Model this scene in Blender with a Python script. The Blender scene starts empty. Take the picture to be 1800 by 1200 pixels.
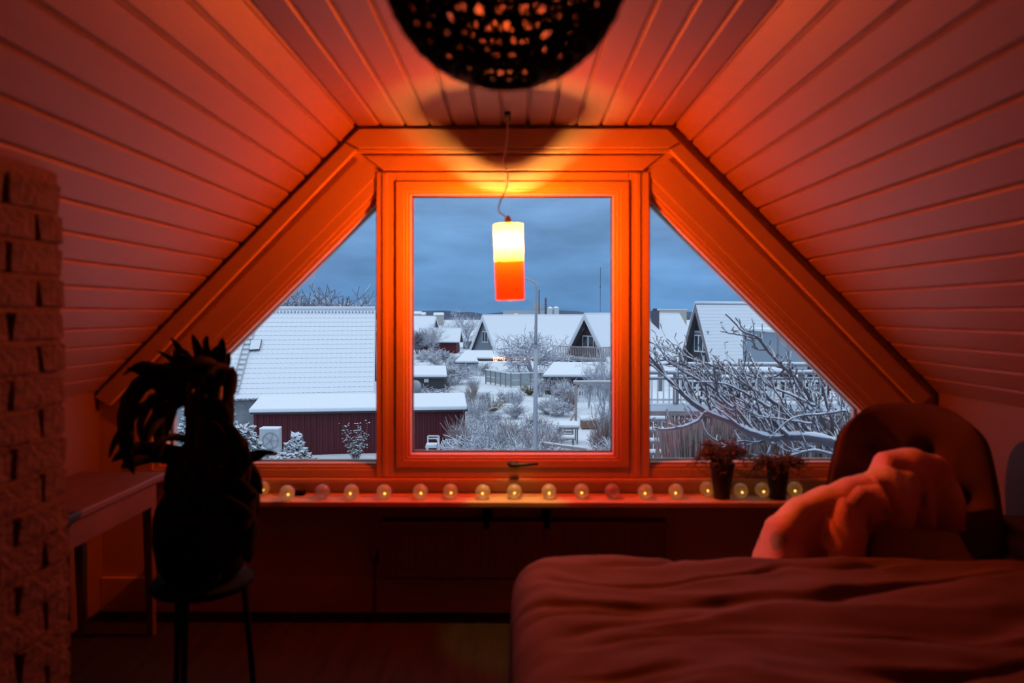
import bpy, math, random
from mathutils import Vector, Matrix, noise, Euler

S = bpy.context.scene
C = S.collection
PI = math.pi

# ------------------------------------------------------------------ camera
F = 1300.0                                   # focal length in pixels of an 1800 px wide frame
CAM = Vector((0, 0, 1.42))
TILT = math.atan(50 / F)
YAW = math.atan(10 / F)
cam = bpy.data.objects.new('camera', bpy.data.cameras.new('camera'))
C.objects.link(cam)
cam.location = CAM
cam.rotation_euler = (PI / 2 - TILT, 0, YAW)
cam.data.sensor_width = 36
cam.data.lens = 36 * F / 1800
cam.data.clip_start = 0.05
cam.data.clip_end = 3000
cam.data.dof.use_dof = True
cam.data.dof.focus_distance = 45
cam.data.dof.aperture_fstop = 2.2
S.camera = cam
_R = Euler((PI / 2 - TILT, 0, YAW)).to_matrix()


def at(px, py, Y):
    """World point seen at a photograph pixel, at depth Y."""
    d = _R @ Vector((px - 900, 600 - py, -F))
    return CAM + d * (Y / d.y)


ZG = -4.1                                    # ground level outside


def gp(px, py, z=ZG):
    d = _R @ Vector((px - 900, 600 - py, -F))
    return CAM + d * ((z - CAM.z) / d.z)


# ------------------------------------------------------------------ sky
SKY_LOW = (0.150, 0.340, 0.625, 1)
SKY_HIGH = (1.42, 1.54, 1.60, 1)
world = bpy.data.worlds.new('dusk_sky')
S.world = world
world.use_nodes = True
nt = world.node_tree
nt.nodes.clear()
N = nt.nodes.new
L = nt.links.new
out = N('ShaderNodeOutputWorld')
bg = N('ShaderNodeBackground')
tc = N('ShaderNodeTexCoord')
sep = N('ShaderNodeSeparateXYZ')
L(tc.outputs['Generated'], sep.inputs[0])
ramp = N('ShaderNodeMapRange')
ramp.inputs[1].default_value = 0.0
ramp.inputs[2].default_value = 1.0
L(sep.outputs[2], ramp.inputs[0])
mixg = N('ShaderNodeMix'); mixg.data_type = 'RGBA'
mixg.inputs[6].default_value = SKY_LOW
mixg.inputs[7].default_value = SKY_HIGH
pw = N('ShaderNodeMath'); pw.operation = 'POWER'; pw.inputs[1].default_value = 1.5
L(ramp.outputs[0], pw.inputs[0])
L(pw.outputs[0], mixg.inputs[0])
mp = N('ShaderNodeMapping')
mp.inputs['Scale'].default_value = (1.6, 1.6, 5.5)
mp.inputs['Location'].default_value = (0.4, 0.3, 0.15)
L(tc.outputs['Generated'], mp.inputs[0])
nz = N('ShaderNodeTexNoise')
nz.inputs['Scale'].default_value = 3.2
nz.inputs['Detail'].default_value = 7
nz.inputs['Roughness'].default_value = 0.55
L(mp.outputs[0], nz.inputs['Vector'])
mr = N('ShaderNodeMapRange')
mr.inputs[1].default_value = 0.36
mr.inputs[2].default_value = 0.68
mr.inputs[3].default_value = 0.80
mr.inputs[4].default_value = 1.22
L(nz.outputs['Fac'], mr.inputs[0])
mul = N('ShaderNodeMix'); mul.data_type = 'RGBA'; mul.blend_type = 'MULTIPLY'
mul.inputs[0].default_value = 1.0
L(mixg.outputs[2], mul.inputs[6])
L(mr.outputs[0], mul.inputs[7])
L(mul.outputs[2], bg.inputs[0])
bg.inputs[1].default_value = 1.0
L(bg.outputs[0], out.inputs[0])

S.view_settings.view_transform = 'Standard'
S.view_settings.look = 'None'
S.view_settings.gamma = 1
S.view_settings.exposure = 0.0
S.view_settings.use_curve_mapping = False

BULB_STRENGTH = 19500.0

# ------------------------------------------------------------------ materials
MATS = {}


def mat(name, col, rough=0.6, bump=0.0, bscale=30.0, vary=0.0, vscale=6.0, metal=0.0, spec=0.5,
        stretch=(1, 1, 1), col2=None, coat=0.0):
    m = bpy.data.materials.new(name)
    m.use_nodes = True
    t = m.node_tree
    b = t.nodes['Principled BSDF']
    b.inputs['Base Color'].default_value = (*col, 1)
    b.inputs['Roughness'].default_value = rough
    b.inputs['Metallic'].default_value = metal
    b.inputs['Specular IOR Level'].default_value = spec
    if coat:
        b.inputs['Coat Weight'].default_value = coat
    co = t.nodes.new('ShaderNodeTexCoord')
    mpn = t.nodes.new('ShaderNodeMapping')
    mpn.inputs['Scale'].default_value = stretch
    t.links.new(co.outputs['Object'], mpn.inputs[0])
    if vary or col2:
        n = t.nodes.new('ShaderNodeTexNoise')
        n.inputs['Scale'].default_value = vscale
        n.inputs['Detail'].default_value = 5
        t.links.new(mpn.outputs[0], n.inputs['Vector'])
        r = t.nodes.new('ShaderNodeValToRGB')
        r.color_ramp.elements[0].position = 0.35
        r.color_ramp.elements[1].position = 0.65
        a = col2 or tuple(c * (1 - vary) for c in col)
        r.color_ramp.elements[0].color = (*a, 1)
        r.color_ramp.elements[1].color = (*col, 1)
        t.links.new(n.outputs['Fac'], r.inputs[0])
        t.links.new(r.outputs[0], b.inputs['Base Color'])
    if bump:
        n2 = t.nodes.new('ShaderNodeTexNoise')
        n2.inputs['Scale'].default_value = bscale
        n2.inputs['Detail'].default_value = 6
        t.links.new(mpn.outputs[0], n2.inputs['Vector'])
        bp = t.nodes.new('ShaderNodeBump')
        bp.inputs['Strength'].default_value = bump
        bp.inputs['Distance'].default_value = 0.02
        t.links.new(n2.outputs['Fac'], bp.inputs['Height'])
        t.links.new(bp.outputs[0], b.inputs['Normal'])
    MATS[name] = m
    return m


def emit(name, col, strength):
    m = bpy.data.materials.new(name)
    m.use_nodes = True
    t = m.node_tree
    t.nodes.clear()
    o = t.nodes.new('ShaderNodeOutputMaterial')
    e = t.nodes.new('ShaderNodeEmission')
    e.inputs[0].default_value = (*col, 1)
    e.inputs[1].default_value = strength
    t.links.new(e.outputs[0], o.inputs[0])
    MATS[name] = m
    return m


def tinted_glass(name, col, body, scatter, gloss=0.05, rough=0.02):
    """Thin coloured glass: lets light through in its colour, scatters some, reflects a little."""
    m = bpy.data.materials.new(name)
    m.use_nodes = True
    t = m.node_tree
    t.nodes.clear()
    o = t.nodes.new('ShaderNodeOutputMaterial')
    tr = t.nodes.new('ShaderNodeBsdfTransparent'); tr.inputs[0].default_value = (*col, 1)
    tl = t.nodes.new('ShaderNodeBsdfTranslucent'); tl.inputs[0].default_value = (*body, 1)
    df = t.nodes.new('ShaderNodeBsdfDiffuse'); df.inputs[0].default_value = (*body, 1)
    ad = t.nodes.new('ShaderNodeMixShader'); ad.inputs[0].default_value = 0.35
    t.links.new(tl.outputs[0], ad.inputs[1]); t.links.new(df.outputs[0], ad.inputs[2])
    mx = t.nodes.new('ShaderNodeMixShader'); mx.inputs[0].default_value = scatter
    t.links.new(tr.outputs[0], mx.inputs[1]); t.links.new(ad.outputs[0], mx.inputs[2])
    gl = t.nodes.new('ShaderNodeBsdfGlossy'); gl.inputs['Roughness'].default_value = rough
    lw = t.nodes.new('ShaderNodeFresnel'); lw.inputs[0].default_value = 1.35
    m2 = t.nodes.new('ShaderNodeMixShader')
    if gloss:
        t.links.new(lw.outputs[0], m2.inputs[0])
    else:
        m2.inputs[0].default_value = 0.0
    t.links.new(mx.outputs[0], m2.inputs[1]); t.links.new(gl.outputs[0], m2.inputs[2])
    t.links.new(m2.outputs[0], o.inputs[0])
    MATS[name] = m
    return m


def snow_on_top(name, under, snow=(0.86, 0.89, 0.93), lo=0.05, hi=0.45):
    """Bark, needles or dry stalks with snow lying on whatever faces up."""
    m = bpy.data.materials.new(name)
    m.use_nodes = True
    t = m.node_tree
    b = t.nodes['Principled BSDF']
    b.inputs['Roughness'].default_value = 0.85
    b.inputs['Specular IOR Level'].default_value = 0.2
    g = t.nodes.new('ShaderNodeNewGeometry')
    s = t.nodes.new('ShaderNodeSeparateXYZ')
    t.links.new(g.outputs['True Normal'], s.inputs[0])
    r = t.nodes.new('ShaderNodeMapRange')
    r.inputs[1].default_value = lo
    r.inputs[2].default_value = hi
    t.links.new(s.outputs[2], r.inputs[0])
    mx = t.nodes.new('ShaderNodeMix'); mx.data_type = 'RGBA'
    mx.inputs[6].default_value = (*under, 1)
    mx.inputs[7].default_value = (*snow, 1)
    t.links.new(r.outputs[0], mx.inputs[0])
    t.links.new(mx.outputs[2], b.inputs['Base Color'])
    MATS[name] = m
    return m


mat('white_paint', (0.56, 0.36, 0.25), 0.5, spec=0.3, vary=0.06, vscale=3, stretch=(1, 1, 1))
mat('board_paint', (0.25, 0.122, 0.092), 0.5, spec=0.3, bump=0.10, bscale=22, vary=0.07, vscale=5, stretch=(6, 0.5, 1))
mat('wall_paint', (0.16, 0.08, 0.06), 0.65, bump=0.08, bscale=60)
mat('radiator_paint', (0.20, 0.10, 0.08), 0.4)
mat('floor_wood', (0.022, 0.013, 0.009), 0.85, spec=0.15, vary=0.4, vscale=4, stretch=(8, 0.6, 1))
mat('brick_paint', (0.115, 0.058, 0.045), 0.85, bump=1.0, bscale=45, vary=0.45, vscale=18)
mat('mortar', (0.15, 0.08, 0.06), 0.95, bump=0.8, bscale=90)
mat('black_metal', (0.012, 0.012, 0.013), 0.45, metal=0.6)
mat('black_matte', (0.006, 0.005, 0.005), 0.9, spec=0.1)
mat('gasket', (0.01, 0.01, 0.02), 0.6)
mat('wicker', (0.006, 0.005, 0.005), 0.8)
mat('table_wood', (0.14, 0.062, 0.04), 0.5, vary=0.2, vscale=6, stretch=(8, 0.6, 1))
mat('pot_black', (0.010, 0.010, 0.010), 0.6)
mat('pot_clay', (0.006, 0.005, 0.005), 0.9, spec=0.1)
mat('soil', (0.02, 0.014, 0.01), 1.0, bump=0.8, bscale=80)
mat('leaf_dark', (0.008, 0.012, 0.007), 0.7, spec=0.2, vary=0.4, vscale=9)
mat('leaf_stem', (0.016, 0.02, 0.012), 0.6)
mat('dry_green', (0.10, 0.085, 0.025), 0.8, vary=0.4, vscale=40)
mat('dry_brown', (0.11, 0.055, 0.025), 0.8, vary=0.4, vscale=40)
mat('chair_fabric', (0.085, 0.045, 0.042), 0.8, bump=0.3, bscale=300, spec=0.2)
mat('chair_button', (0.04, 0.025, 0.025), 0.7)
mat('chair_leg', (0.10, 0.06, 0.04), 0.5)
mat('duvet_cotton', (0.13, 0.072, 0.066), 0.85, bump=0.15, bscale=400, spec=0.2)
mat('mattress', (0.3, 0.28, 0.26), 0.9)
mat('bed_wood', (0.09, 0.06, 0.045), 0.5)
mat('globe_cord', (0.5, 0.45, 0.4), 0.6)
mat('globe_frost', (0.72, 0.66, 0.60), 0.5, spec=0.3)
mat('brass', (0.6, 0.42, 0.2), 0.35, metal=1.0)

# outside
mat('snow', (0.86, 0.89, 0.93), 0.8, bump=0.25, bscale=6, spec=0.2)
mat('snow_ground', (0.80, 0.84, 0.89), 0.85, bump=0.5, bscale=2.5, vary=0.10, vscale=0.6, spec=0.2)
mat('tile_edge', (0.30, 0.33, 0.38), 0.8)
mat('roof_under', (0.09, 0.09, 0.10), 0.8)
mat('red_boards', (0.115, 0.014, 0.022), 0.8, vary=0.25, vscale=2, stretch=(4, 4, 0.4))
mat('grey_brick', (0.33, 0.35, 0.37), 0.9, vary=0.2, vscale=5)
mat('grey_wall', (0.23, 0.25, 0.29), 0.8, vary=0.1, vscale=1)
mat('pale_wall', (0.55, 0.58, 0.60), 0.8)
mat('blue_grey_wall', (0.30, 0.36, 0.42), 0.8)
mat('brown_wall', (0.075, 0.045, 0.055), 0.8, vary=0.3, vscale=1.5, stretch=(4, 4, 0.3))
mat('dark_wall', (0.05, 0.05, 0.055), 0.8)
mat('white_wood', (0.72, 0.74, 0.76), 0.6)
mat('grey_wood', (0.30, 0.27, 0.28), 0.8, vary=0.25, vscale=4, stretch=(1, 1, 0.3))
mat('pale_wood', (0.42, 0.36, 0.36), 0.8, vary=0.2, vscale=4)
mat('crate_wood', (0.30, 0.19, 0.13), 0.8, vary=0.25, vscale=4)
mat('window_dark', (0.05, 0.06, 0.075), 0.1)
mat('metal_grey', (0.40, 0.42, 0.45), 0.5, metal=0.3)
mat('galvanised', (0.42, 0.44, 0.48), 0.5, metal=0.4)
mat('heat_pump', (0.50, 0.53, 0.55), 0.6)
mat('fence_panel', (0.38, 0.44, 0.45), 0.7)
mat('far_beige', (0.50, 0.45, 0.40), 0.9)
mat('far_grey', (0.45, 0.47, 0.5), 0.9)
mat('far_dark', (0.10, 0.10, 0.13), 0.9)
mat('far_hill', (0.09, 0.12, 0.18), 1.0, vary=0.3, vscale=0.05)
mat('chimney_red', (0.16, 0.10, 0.13), 0.9)
mat('curtain', (0.6, 0.62, 0.63), 0.9)
snow_on_top('twig_frost', (0.34, 0.33, 0.38), snow=(0.82, 0.86, 0.92), lo=-0.1, hi=0.5)
snow_on_top('twig_brown', (0.31, 0.225, 0.21), snow=(0.74, 0.76, 0.80), lo=0.0, hi=0.6)
snow_on_top('twig_far', (0.24, 0.22, 0.25), snow=(0.55, 0.60, 0.68), lo=0.0, hi=0.7)
snow_on_top('grass_dry', (0.20, 0.15, 0.09), snow=(0.6, 0.6, 0.6), lo=0.4, hi=0.95)
snow_on_top('evergreen', (0.045, 0.06, 0.055), lo=0.05, hi=0.5)
mat('bark', (0.13, 0.10, 0.11), 0.9, bump=0.5, bscale=60)
emit('bulb_glow', (1.0, 0.46, 0.10), BULB_STRENGTH)
emit('led_glow', (1.0, 0.48, 0.08), 9.0)
emit('fairy_glow', (1.0, 0.45, 0.25), 4.5)
emit('far_lit_window', (1.0, 0.75, 0.35), 0.9)
tinted_glass('pane_glass', (0.95, 0.97, 1.0), (0, 0, 0), 0.0, gloss=0)
tinted_glass('amber_glass', (1.0, 0.23, 0.010), (1.0, 0.62, 0.17), 0.20)
tinted_glass('red_glass', (1.0, 0.105, 0.012), (1.0, 0.075, 0.006), 0.13)


def pane_with_reflection():
    m = MATS['pane_glass']
    t = m.node_tree
    for n in t.nodes:
        if n.type == 'MIX_SHADER' and not n.inputs[0].is_linked and n.inputs[0].default_value == 0.0 \
                and n.inputs[2].is_linked and n.inputs[2].links[0].from_node.type == 'BSDF_GLOSSY':
            n.inputs[0].default_value = 0.035


pane_with_reflection()

# ------------------------------------------------------------------ helpers
ORG = {}


def prop(o, label=None, cat=None, group=None, kind=None):
    if label: o['label'] = label
    if cat: o['category'] = cat
    if group: o['group'] = group
    if kind: o['kind'] = kind
    return o


def thing(name, label, cat, loc=(0, 0, 0), group=None, kind=None):
    o = bpy.data.objects.new(name, None)
    C.objects.link(o)
    o.empty_display_size = 0.1
    o.location = loc
    ORG[o] = Vector(loc)
    return prop(o, label, cat, group, kind)


def copy_tree(o, parent=None):
    c = o.copy()
    C.objects.link(c)
    c.parent = parent
    for ch in o.children:
        copy_tree(ch, c)
    return c


class MB:
    def __init__(s):
        s.v, s.f, s.m = [], [], []

    def add(s, vs, fs, mi=0):
        k = len(s.v)
        s.v += [Vector(p) for p in vs]
        for f in fs:
            s.f.append(tuple(i + k for i in f))
            s.m.append(mi)
        return s

    def hexa(s, p, mi=0):
        """p: 4 lower points (ccw from above) then the 4 upper."""
        return s.add(p, [(3, 2, 1, 0), (4, 5, 6, 7), (0, 1, 5, 4), (1, 2, 6, 5), (2, 3, 7, 6), (3, 0, 4, 7)], mi)

    def box(s, x0, x1, y0, y1, z0, z1, mi=0):
        return s.hexa([(x0, y0, z0), (x1, y0, z0), (x1, y1, z0), (x0, y1, z0),
                       (x0, y0, z1), (x1, y0, z1), (x1, y1, z1), (x0, y1, z1)], mi)

    def obox(s, M, x0, x1, y0, y1, z0, z1, mi=0):
        pts = [(x0, y0, z0), (x1, y0, z0), (x1, y1, z0), (x0, y1, z0),
               (x0, y0, z1), (x1, y0, z1), (x1, y1, z1), (x0, y1, z1)]
        return s.hexa([M @ Vector(p) for p in pts], mi)

    def bar(s, a, b, w, h, mi=0, up=(0, 0, 1)):
        a, b = Vector(a), Vector(b)
        d = (b - a).normalized()
        u = Vector(up)
        sd = d.cross(u)
        if sd.length < 1e-4: sd = d.cross(Vector((1, 0, 0)))
        sd.normalize()
        u = sd.cross(d)
        q = [-sd * w / 2 - u * h / 2, sd * w / 2 - u * h / 2, sd * w / 2 + u * h / 2, -sd * w / 2 + u * h / 2]
        vs = [a + o for o in q] + [b + o for o in q]
        return s.add(vs, [(0, 1, 2, 3), (7, 6, 5, 4), (0, 4, 5, 1), (1, 5, 6, 2), (2, 6, 7, 3), (3, 7, 4, 0)], mi)

    def prism(s, poly, off, mi=0):
        n = len(poly)
        off = Vector(off)
        vs = [Vector(p) for p in poly] + [Vector(p) + off for p in poly]
        fs = [tuple(range(n)), tuple(range(2 * n - 1, n - 1, -1))]
        fs += [(i, i + n, (i + 1) % n + n, (i + 1) % n) for i in range(n)]
        return s.add(vs, fs, mi)

    def tube(s, pts, rad, n=6, mi=0, caps=True):
        pts = [Vector(p) for p in pts]
        if not isinstance(rad, (list, tuple)): rad = [rad] * len(pts)
        vs, fs = [], []
        ref = None
        for i, p in enumerate(pts):
            a = pts[max(i - 1, 0)]
            b = pts[min(i + 1, len(pts) - 1)]
            d = (b - a)
            if d.length < 1e-9: d = Vector((0, 0, 1))
            d.normalize()
            if ref is None:
                ref = d.orthogonal().normalized()
            ref = (ref - d * ref.dot(d))
            if ref.length < 1e-6: ref = d.orthogonal()
            ref.normalize()
            w = d.cross(ref)
            for k in range(n):
                t = 2 * PI * k / n
                vs.append(p + (ref * math.cos(t) + w * math.sin(t)) * rad[i])
        for i in range(len(pts) - 1):
            for k in range(n):
                k2 = (k + 1) % n
                fs.append((i * n + k, i * n + k2, (i + 1) * n + k2, (i + 1) * n + k))
        if caps:
            fs.append(tuple(range(n - 1, -1, -1)))
            e = (len(pts) - 1) * n
            fs.append(tuple(e + k for k in range(n)))
        return s.add(vs, fs, mi)

    def lathe(s, prof, n=20, M=None, mi=0):
        """prof: (radius, z) from bottom to top."""
        M = M or Matrix.Identity(4)
        vs, fs = [], []
        for r, z in prof:
            for k in range(n):
                t = 2 * PI * k / n
                vs.append(M @ Vector((r * math.cos(t), r * math.sin(t), z)))
        for i in range(len(prof) - 1):
            for k in range(n):
                k2 = (k + 1) % n
                fs.append((i * n + k, i * n + k2, (i + 1) * n + k2, (i + 1) * n + k))
        return s.add(vs, fs, mi)

    def ball(s, c, r, seg=8, rings=6, sc=(1, 1, 1), M=None, mi=0):
        c = Vector(c)
        vs, fs = [], []
        for i in range(1, rings):
            th = PI * i / rings
            for k in range(seg):
                ph = 2 * PI * k / seg
                p = Vector((math.sin(th) * math.cos(ph) * sc[0], math.sin(th) * math.sin(ph) * sc[1], math.cos(th) * sc[2])) * r
                vs.append(c + (M @ p if M else p))
        tp, bt = Vector((0, 0, r * sc[2])), Vector((0, 0, -r * sc[2]))
        vs.append(c + (M @ tp if M else tp))
        vs.append(c + (M @ bt if M else bt))
        T, B = len(vs) - 2, len(vs) - 1
        for i in range(rings - 2):
            for k in range(seg):
                k2 = (k + 1) % seg
                fs.append((i * seg + k, (i + 1) * seg + k, (i + 1) * seg + k2, i * seg + k2))
        for k in range(seg):
            k2 = (k + 1) % seg
            fs.append((T, k, k2))
            e = (rings - 2) * seg
            fs.append((B, e + k2, e + k))
        return s.add(vs, fs, mi)

    def build(s, name, mats, parent=None, smooth=False, bevel=0.0, subsurf=0, origin=None, bseg=2):
        if isinstance(mats, str): mats = [mats]
        if parent is not None:
            o0 = ORG[parent]
        elif origin is not None:
            o0 = Vector(origin)
        else:
            lo = [min(p[i] for p in s.v) for i in range(3)]
            hi = [max(p[i] for p in s.v) for i in range(3)]
            o0 = Vector(((lo[0] + hi[0]) / 2, (lo[1] + hi[1]) / 2, lo[2]))
        me = bpy.data.meshes.new(name)
        me.from_pydata([p - o0 for p in s.v], [], s.f)
        for m in mats: me.materials.append(MATS[m])
        me.polygons.foreach_set('material_index', s.m)
        if smooth: me.polygons.foreach_set('use_smooth', [True] * len(s.f))
        me.update()
        o = bpy.data.objects.new(name, me)
        C.objects.link(o)
        ORG[o] = o0
        if parent is not None: o.parent = parent
        else: o.location = o0
        if bevel:
            b = o.modifiers.new('bevel', 'BEVEL')
            b.width = bevel
            b.segments = bseg
            b.limit_method = 'ANGLE'
        if subsurf:
            q = o.modifiers.new('subsurf', 'SUBSURF')
            q.levels = q.render_levels = subsurf
        return o


def mk(fn):
    m = MB()
    fn(m)
    return m


# ================================================================== ROOM
D = 3.467                                    # inner face of the gable wall
CX = -0.012                                  # middle of the room
HF, HK = 0.735, 1.97                         # half width of the flat ceiling, of the room
ZC = at(900, 223, D).z
KZ = ZC - (HK - HF)
YB = -1.7                                    # wall behind the camera
XL, XR = CX - HK, CX + HK


def wp(px, py, y=D):
    """Point of the gable wall plane seen at a pixel, moved to depth y without rescaling."""
    p = at(px, py, D)
    return Vector((p.x, y, p.z))


floor = mk(lambda m: m.box(XL - .1, XR + .1, YB - .1, D + .25, -0.12, 0)).build('floor', 'floor_wood')
prop(floor, kind='structure')
prop(mk(lambda m: m.box(XL - .12, XL, YB, D, 0, KZ + .02)).build('wall_left', 'wall_paint'), kind='structure')
prop(mk(lambda m: m.box(XR, XR + .12, YB, D, 0, KZ + .02)).build('wall_right', 'wall_paint'), kind='structure')
prop(mk(lambda m: m.box(XL - .1, XR + .1, YB - .12, YB, 0, ZC + .1)).build('wall_back', 'wall_paint'), kind='structure')

# window opening (hexagon) in the gable wall
OUT = [Vector((XL - .05, D, 0)), Vector((XL - .05, D, KZ - .05)), Vector((CX - HF, D, ZC + .02)), Vector((CX + HF, D, ZC + .02)),
       Vector((XR + .05, D, KZ - .05)), Vector((XR + .05, D, 0))]
OPEN_PX = [(240, 838), (240, 737), (672, 302), (1130, 302), (1562, 737), (1562, 838)]
INN = [wp(*p) for p in OPEN_PX]


def wall_front(m):
    for i in range(6):
        j = (i + 1) % 6
        m.prism([OUT[i], OUT[j], INN[j], INN[i]], (0, 0.25, 0))


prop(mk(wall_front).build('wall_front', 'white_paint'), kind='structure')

# ceiling and sloping roof linings: a backing each, boards as parts
BW = 0.1102


def board_mesh(w, length):
    h, c = 0.014, 0.0055
    prof = [(0.0, 0), (0.0, h - c), (c, h), (w - c, h), (w, h - c), (w, 0)]
    vs = [(x, 0, z) for x, z in prof] + [(x, length, z) for x, z in prof]
    n = len(prof)
    fs = [tuple(range(n)), tuple(range(2 * n - 1, n - 1, -1))] + [(i, i + n, (i + 1) % n + n, (i + 1) % n) for i in range(n)]
    me = bpy.data.meshes.new('board')
    me.from_pydata(vs, [], fs)
    me.materials.append(MATS['board_paint'])
    me.update()
    return me


BOARD = board_mesh(BW - 0.009, D - YB - 0.012)


def lining(name, start, across, normal, width):
    """A backing slab with tongue-and-groove boards running towards the window."""
    start, across, normal = Vector(start), Vector(across).normalized(), Vector(normal).normalized()
    a, b = start - across * .04, start + across * (width + .04)
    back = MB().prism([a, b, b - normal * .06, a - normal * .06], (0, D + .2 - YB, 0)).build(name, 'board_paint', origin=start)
    prop(back, kind='structure')
    n = int(round(width / BW))
    step = width / n
    for k in range(n):
        o = bpy.data.objects.new('board', BOARD)
        C.objects.link(o)
        o.parent = back
        R = Matrix((across, Vector((0, 1, 0)), normal)).transposed().to_4x4()
        if R.determinant() < 0:
            R = Matrix((-across, Vector((0, 1, 0)), normal)).transposed().to_4x4()
            o.matrix_local = Matrix.Translation(across * (k * step + step - .0045)) @ R
        else:
            o.matrix_local = Matrix.Translation(across * (k * step + .0045)) @ R
        o.matrix_local.translation
    return back


SL = math.hypot(HK - HF, ZC - KZ)
lining('ceiling', (CX - HF, YB, ZC + .014), (1, 0, 0), (0, 0, -1), 2 * HF)
s2 = math.sqrt(.5)
lining('wall_slope_left', (CX - HF - .01, YB, ZC + .01), (-s2, 0, -s2), (s2, 0, -s2), SL)
lining('wall_slope_right', (CX + HF + .01, YB, ZC + .01), (s2, 0, -s2), (-s2, 0, -s2), SL)
prop(mk(lambda m: m.box(XL, XR, D - .018, D, 0, .165)).build('baseboard_front', 'white_paint', bevel=.004), kind='structure')
prop(mk(lambda m: m.box(XR - .018, XR, YB, D - .02, 0, .12)).build('baseboard_right', 'white_paint', bevel=.004), kind='structure')

# ---- casing boards round the window (trim)


def px_board(name, pts, y0, y1, mats='white_paint', bevel=.004, parent=None):
    return MB().prism([wp(x, y, y0) for x, y in pts], (0, y1 - y0, 0)).build(name, mats, parent=parent, bevel=bevel)


def tr(name, pts, y0, y1, bevel=.004):
    return prop(px_board(name, pts, y0, y1, bevel=bevel), kind='structure')


tr('trim_1', [(634, 229), (1170, 229), (1193, 252), (1173, 263), (632, 263), (611, 252)], D - .036, D)          # head casing
tr('trim_2', [(632, 264), (1173, 264), (1180, 270), (625, 270)], D - .026, D, .002)                             # bead under it
tr('trim_3', [(609, 254), (630, 265), (198, 712), (172, 696)], D - .034, D)
tr('trim_4', [(1195, 254), (1174, 265), (1606, 712), (1632, 696)], D - .034, D)
tr('trim_5', [(640, 274), (1163, 274), (1130, 300), (674, 300)], D - .014, D)
tr('trim_6', [(630, 280), (670, 303), (240, 736), (205, 716)], D - .012, D, .003)
tr('trim_7', [(1174, 280), (1133, 303), (1562, 736), (1600, 716)], D - .012, D, .003)
tr('trim_8', [(236, 839), (1566, 839), (1566, 846), (236, 846)], D - .03, D, .004)


def lerp2(a, b, t):
    return (a[0] + (b[0] - a[0]) * t, a[1] + (b[1] - a[1]) * t)


def window(name, outer, inner, fronts, closed=True, member_names=None):
    """A glazed frame: every member has a proud outer step and a recessed inner step, a gasket, a pane."""
    base = wp(*outer[0])
    w = thing(name, None, None, base, kind='structure')
    n = len(outer)
    for i in range(n if closed else n - 1):
        j = (i + 1) % n
        mem = MB()
        t1, t2 = .58, .80
        a0, b0 = outer[i], outer[j]
        a1, b1 = lerp2(outer[i], inner[i], t1), lerp2(outer[j], inner[j], t1)
        a2, b2 = lerp2(outer[i], inner[i], t2), lerp2(outer[j], inner[j], t2)
        for q, y0 in (((a0, b0, b1, a1), fronts[0]), ((a1, b1, b2, a2), fronts[1]), ((a2, b2, inner[j], inner[i]), fronts[2])):
            mem.prism([wp(x, y, D + y0) for x, y in q], (0, .11 - y0, 0))
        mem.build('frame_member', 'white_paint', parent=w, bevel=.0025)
    cx = sum(p[0] for p in inner) / n
    cy = sum(p[1] for p in inner) / n
    gk = MB()
    inn2 = []
    for p in inner:
        d = math.hypot(p[0] - cx, p[1] - cy)
        inn2.append((p[0] + (cx - p[0]) / d * 3.0, p[1] + (cy - p[1]) / d * 3.0))
    for i in range(n):
        j = (i + 1) % n
        gk.prism([wp(*inner[i], D + .045), wp(*inner[j], D + .045), wp(*inn2[j], D + .045), wp(*inn2[i], D + .045)], (0, .02, 0))
    gk.build('gasket', 'gasket', parent=w)
    MB().prism([wp(x, y, D + .055) for x, y in inner], (0, .006, 0)).build('pane', 'pane_glass', parent=w)
    return w


w1 = window('window_1', [(697, 320), (1105, 320), (1105, 820), (697, 820)], [(722, 342), (1078, 342), (1078, 798), (722, 798)], (-.022, -.016, -.006))
window('window_2', [(664, 306), (240, 735), (240, 838), (664, 838)], [(661, 359), (292, 725), (292, 814), (661, 814)], (-.010, -.004, .006))
window('window_3', [(1140, 306), (1563, 735), (1563, 838), (1140, 838)], [(1143, 353), (1514, 722), (1514, 812), (1143, 812)], (-.010, -.004, .006))
# jambs, head and bottom rail round the opening sash belong to it
for nm, q in (('jamb', [(662, 303), (697, 303), (697, 838), (662, 838)]), ('jamb', [(1105, 303), (1141, 303), (1141, 838), (1105, 838)]),
              ('head', [(697, 303), (1105, 303), (1105, 320), (697, 320)]), ('bottom_rail', [(697, 820), (1105, 820), (1105, 838), (697, 838)])):
    px_board(nm, q, D - .016, D + .12, parent=w1, bevel=.004)
    # narrow raised bead down the middle of each jamb
    if nm == 'jamb':
        x0 = q[0][0] + 11
        px_board('jamb_bead', [(x0, 305), (x0 + 9, 305), (x0 + 9, 836), (x0, 836)], D - .0195, D - .015, parent=w1, bevel=.003)
hd = MB()
p = wp(903, 813, D - .03)
hd.box(p.x - .022, p.x + .022, D - .045, D - .03, p.z - .012, p.z + .012)
hd.tube([(p.x, D - .04, p.z), (p.x, D - .075, p.z), (p.x + .012, D - .08, p.z + .004)], .008, 8)
hd.tube([(p.x - .03, D - .078, p.z + .012), (p.x, D - .08, p.z + .004), (p.x + .05, D - .078, p.z + .006), (p.x + .112, D - .074, p.z + .010)], [.006, .010, .008, .006], 8)
hd.build('window_handle', 'black_metal', parent=w1, smooth=True)

# ---- sill
ZS = at(900, 882, D - .17).z
sill = mk(lambda m: m.box(wp(395, 0).x, wp(1520, 0).x, D - .17, D - .001, ZS - .028, ZS)).build('window_sill', 'white_paint', bevel=.006)
prop(sill, 'white painted wooden window sill below the three panes', 'window sill', kind='structure')

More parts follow.
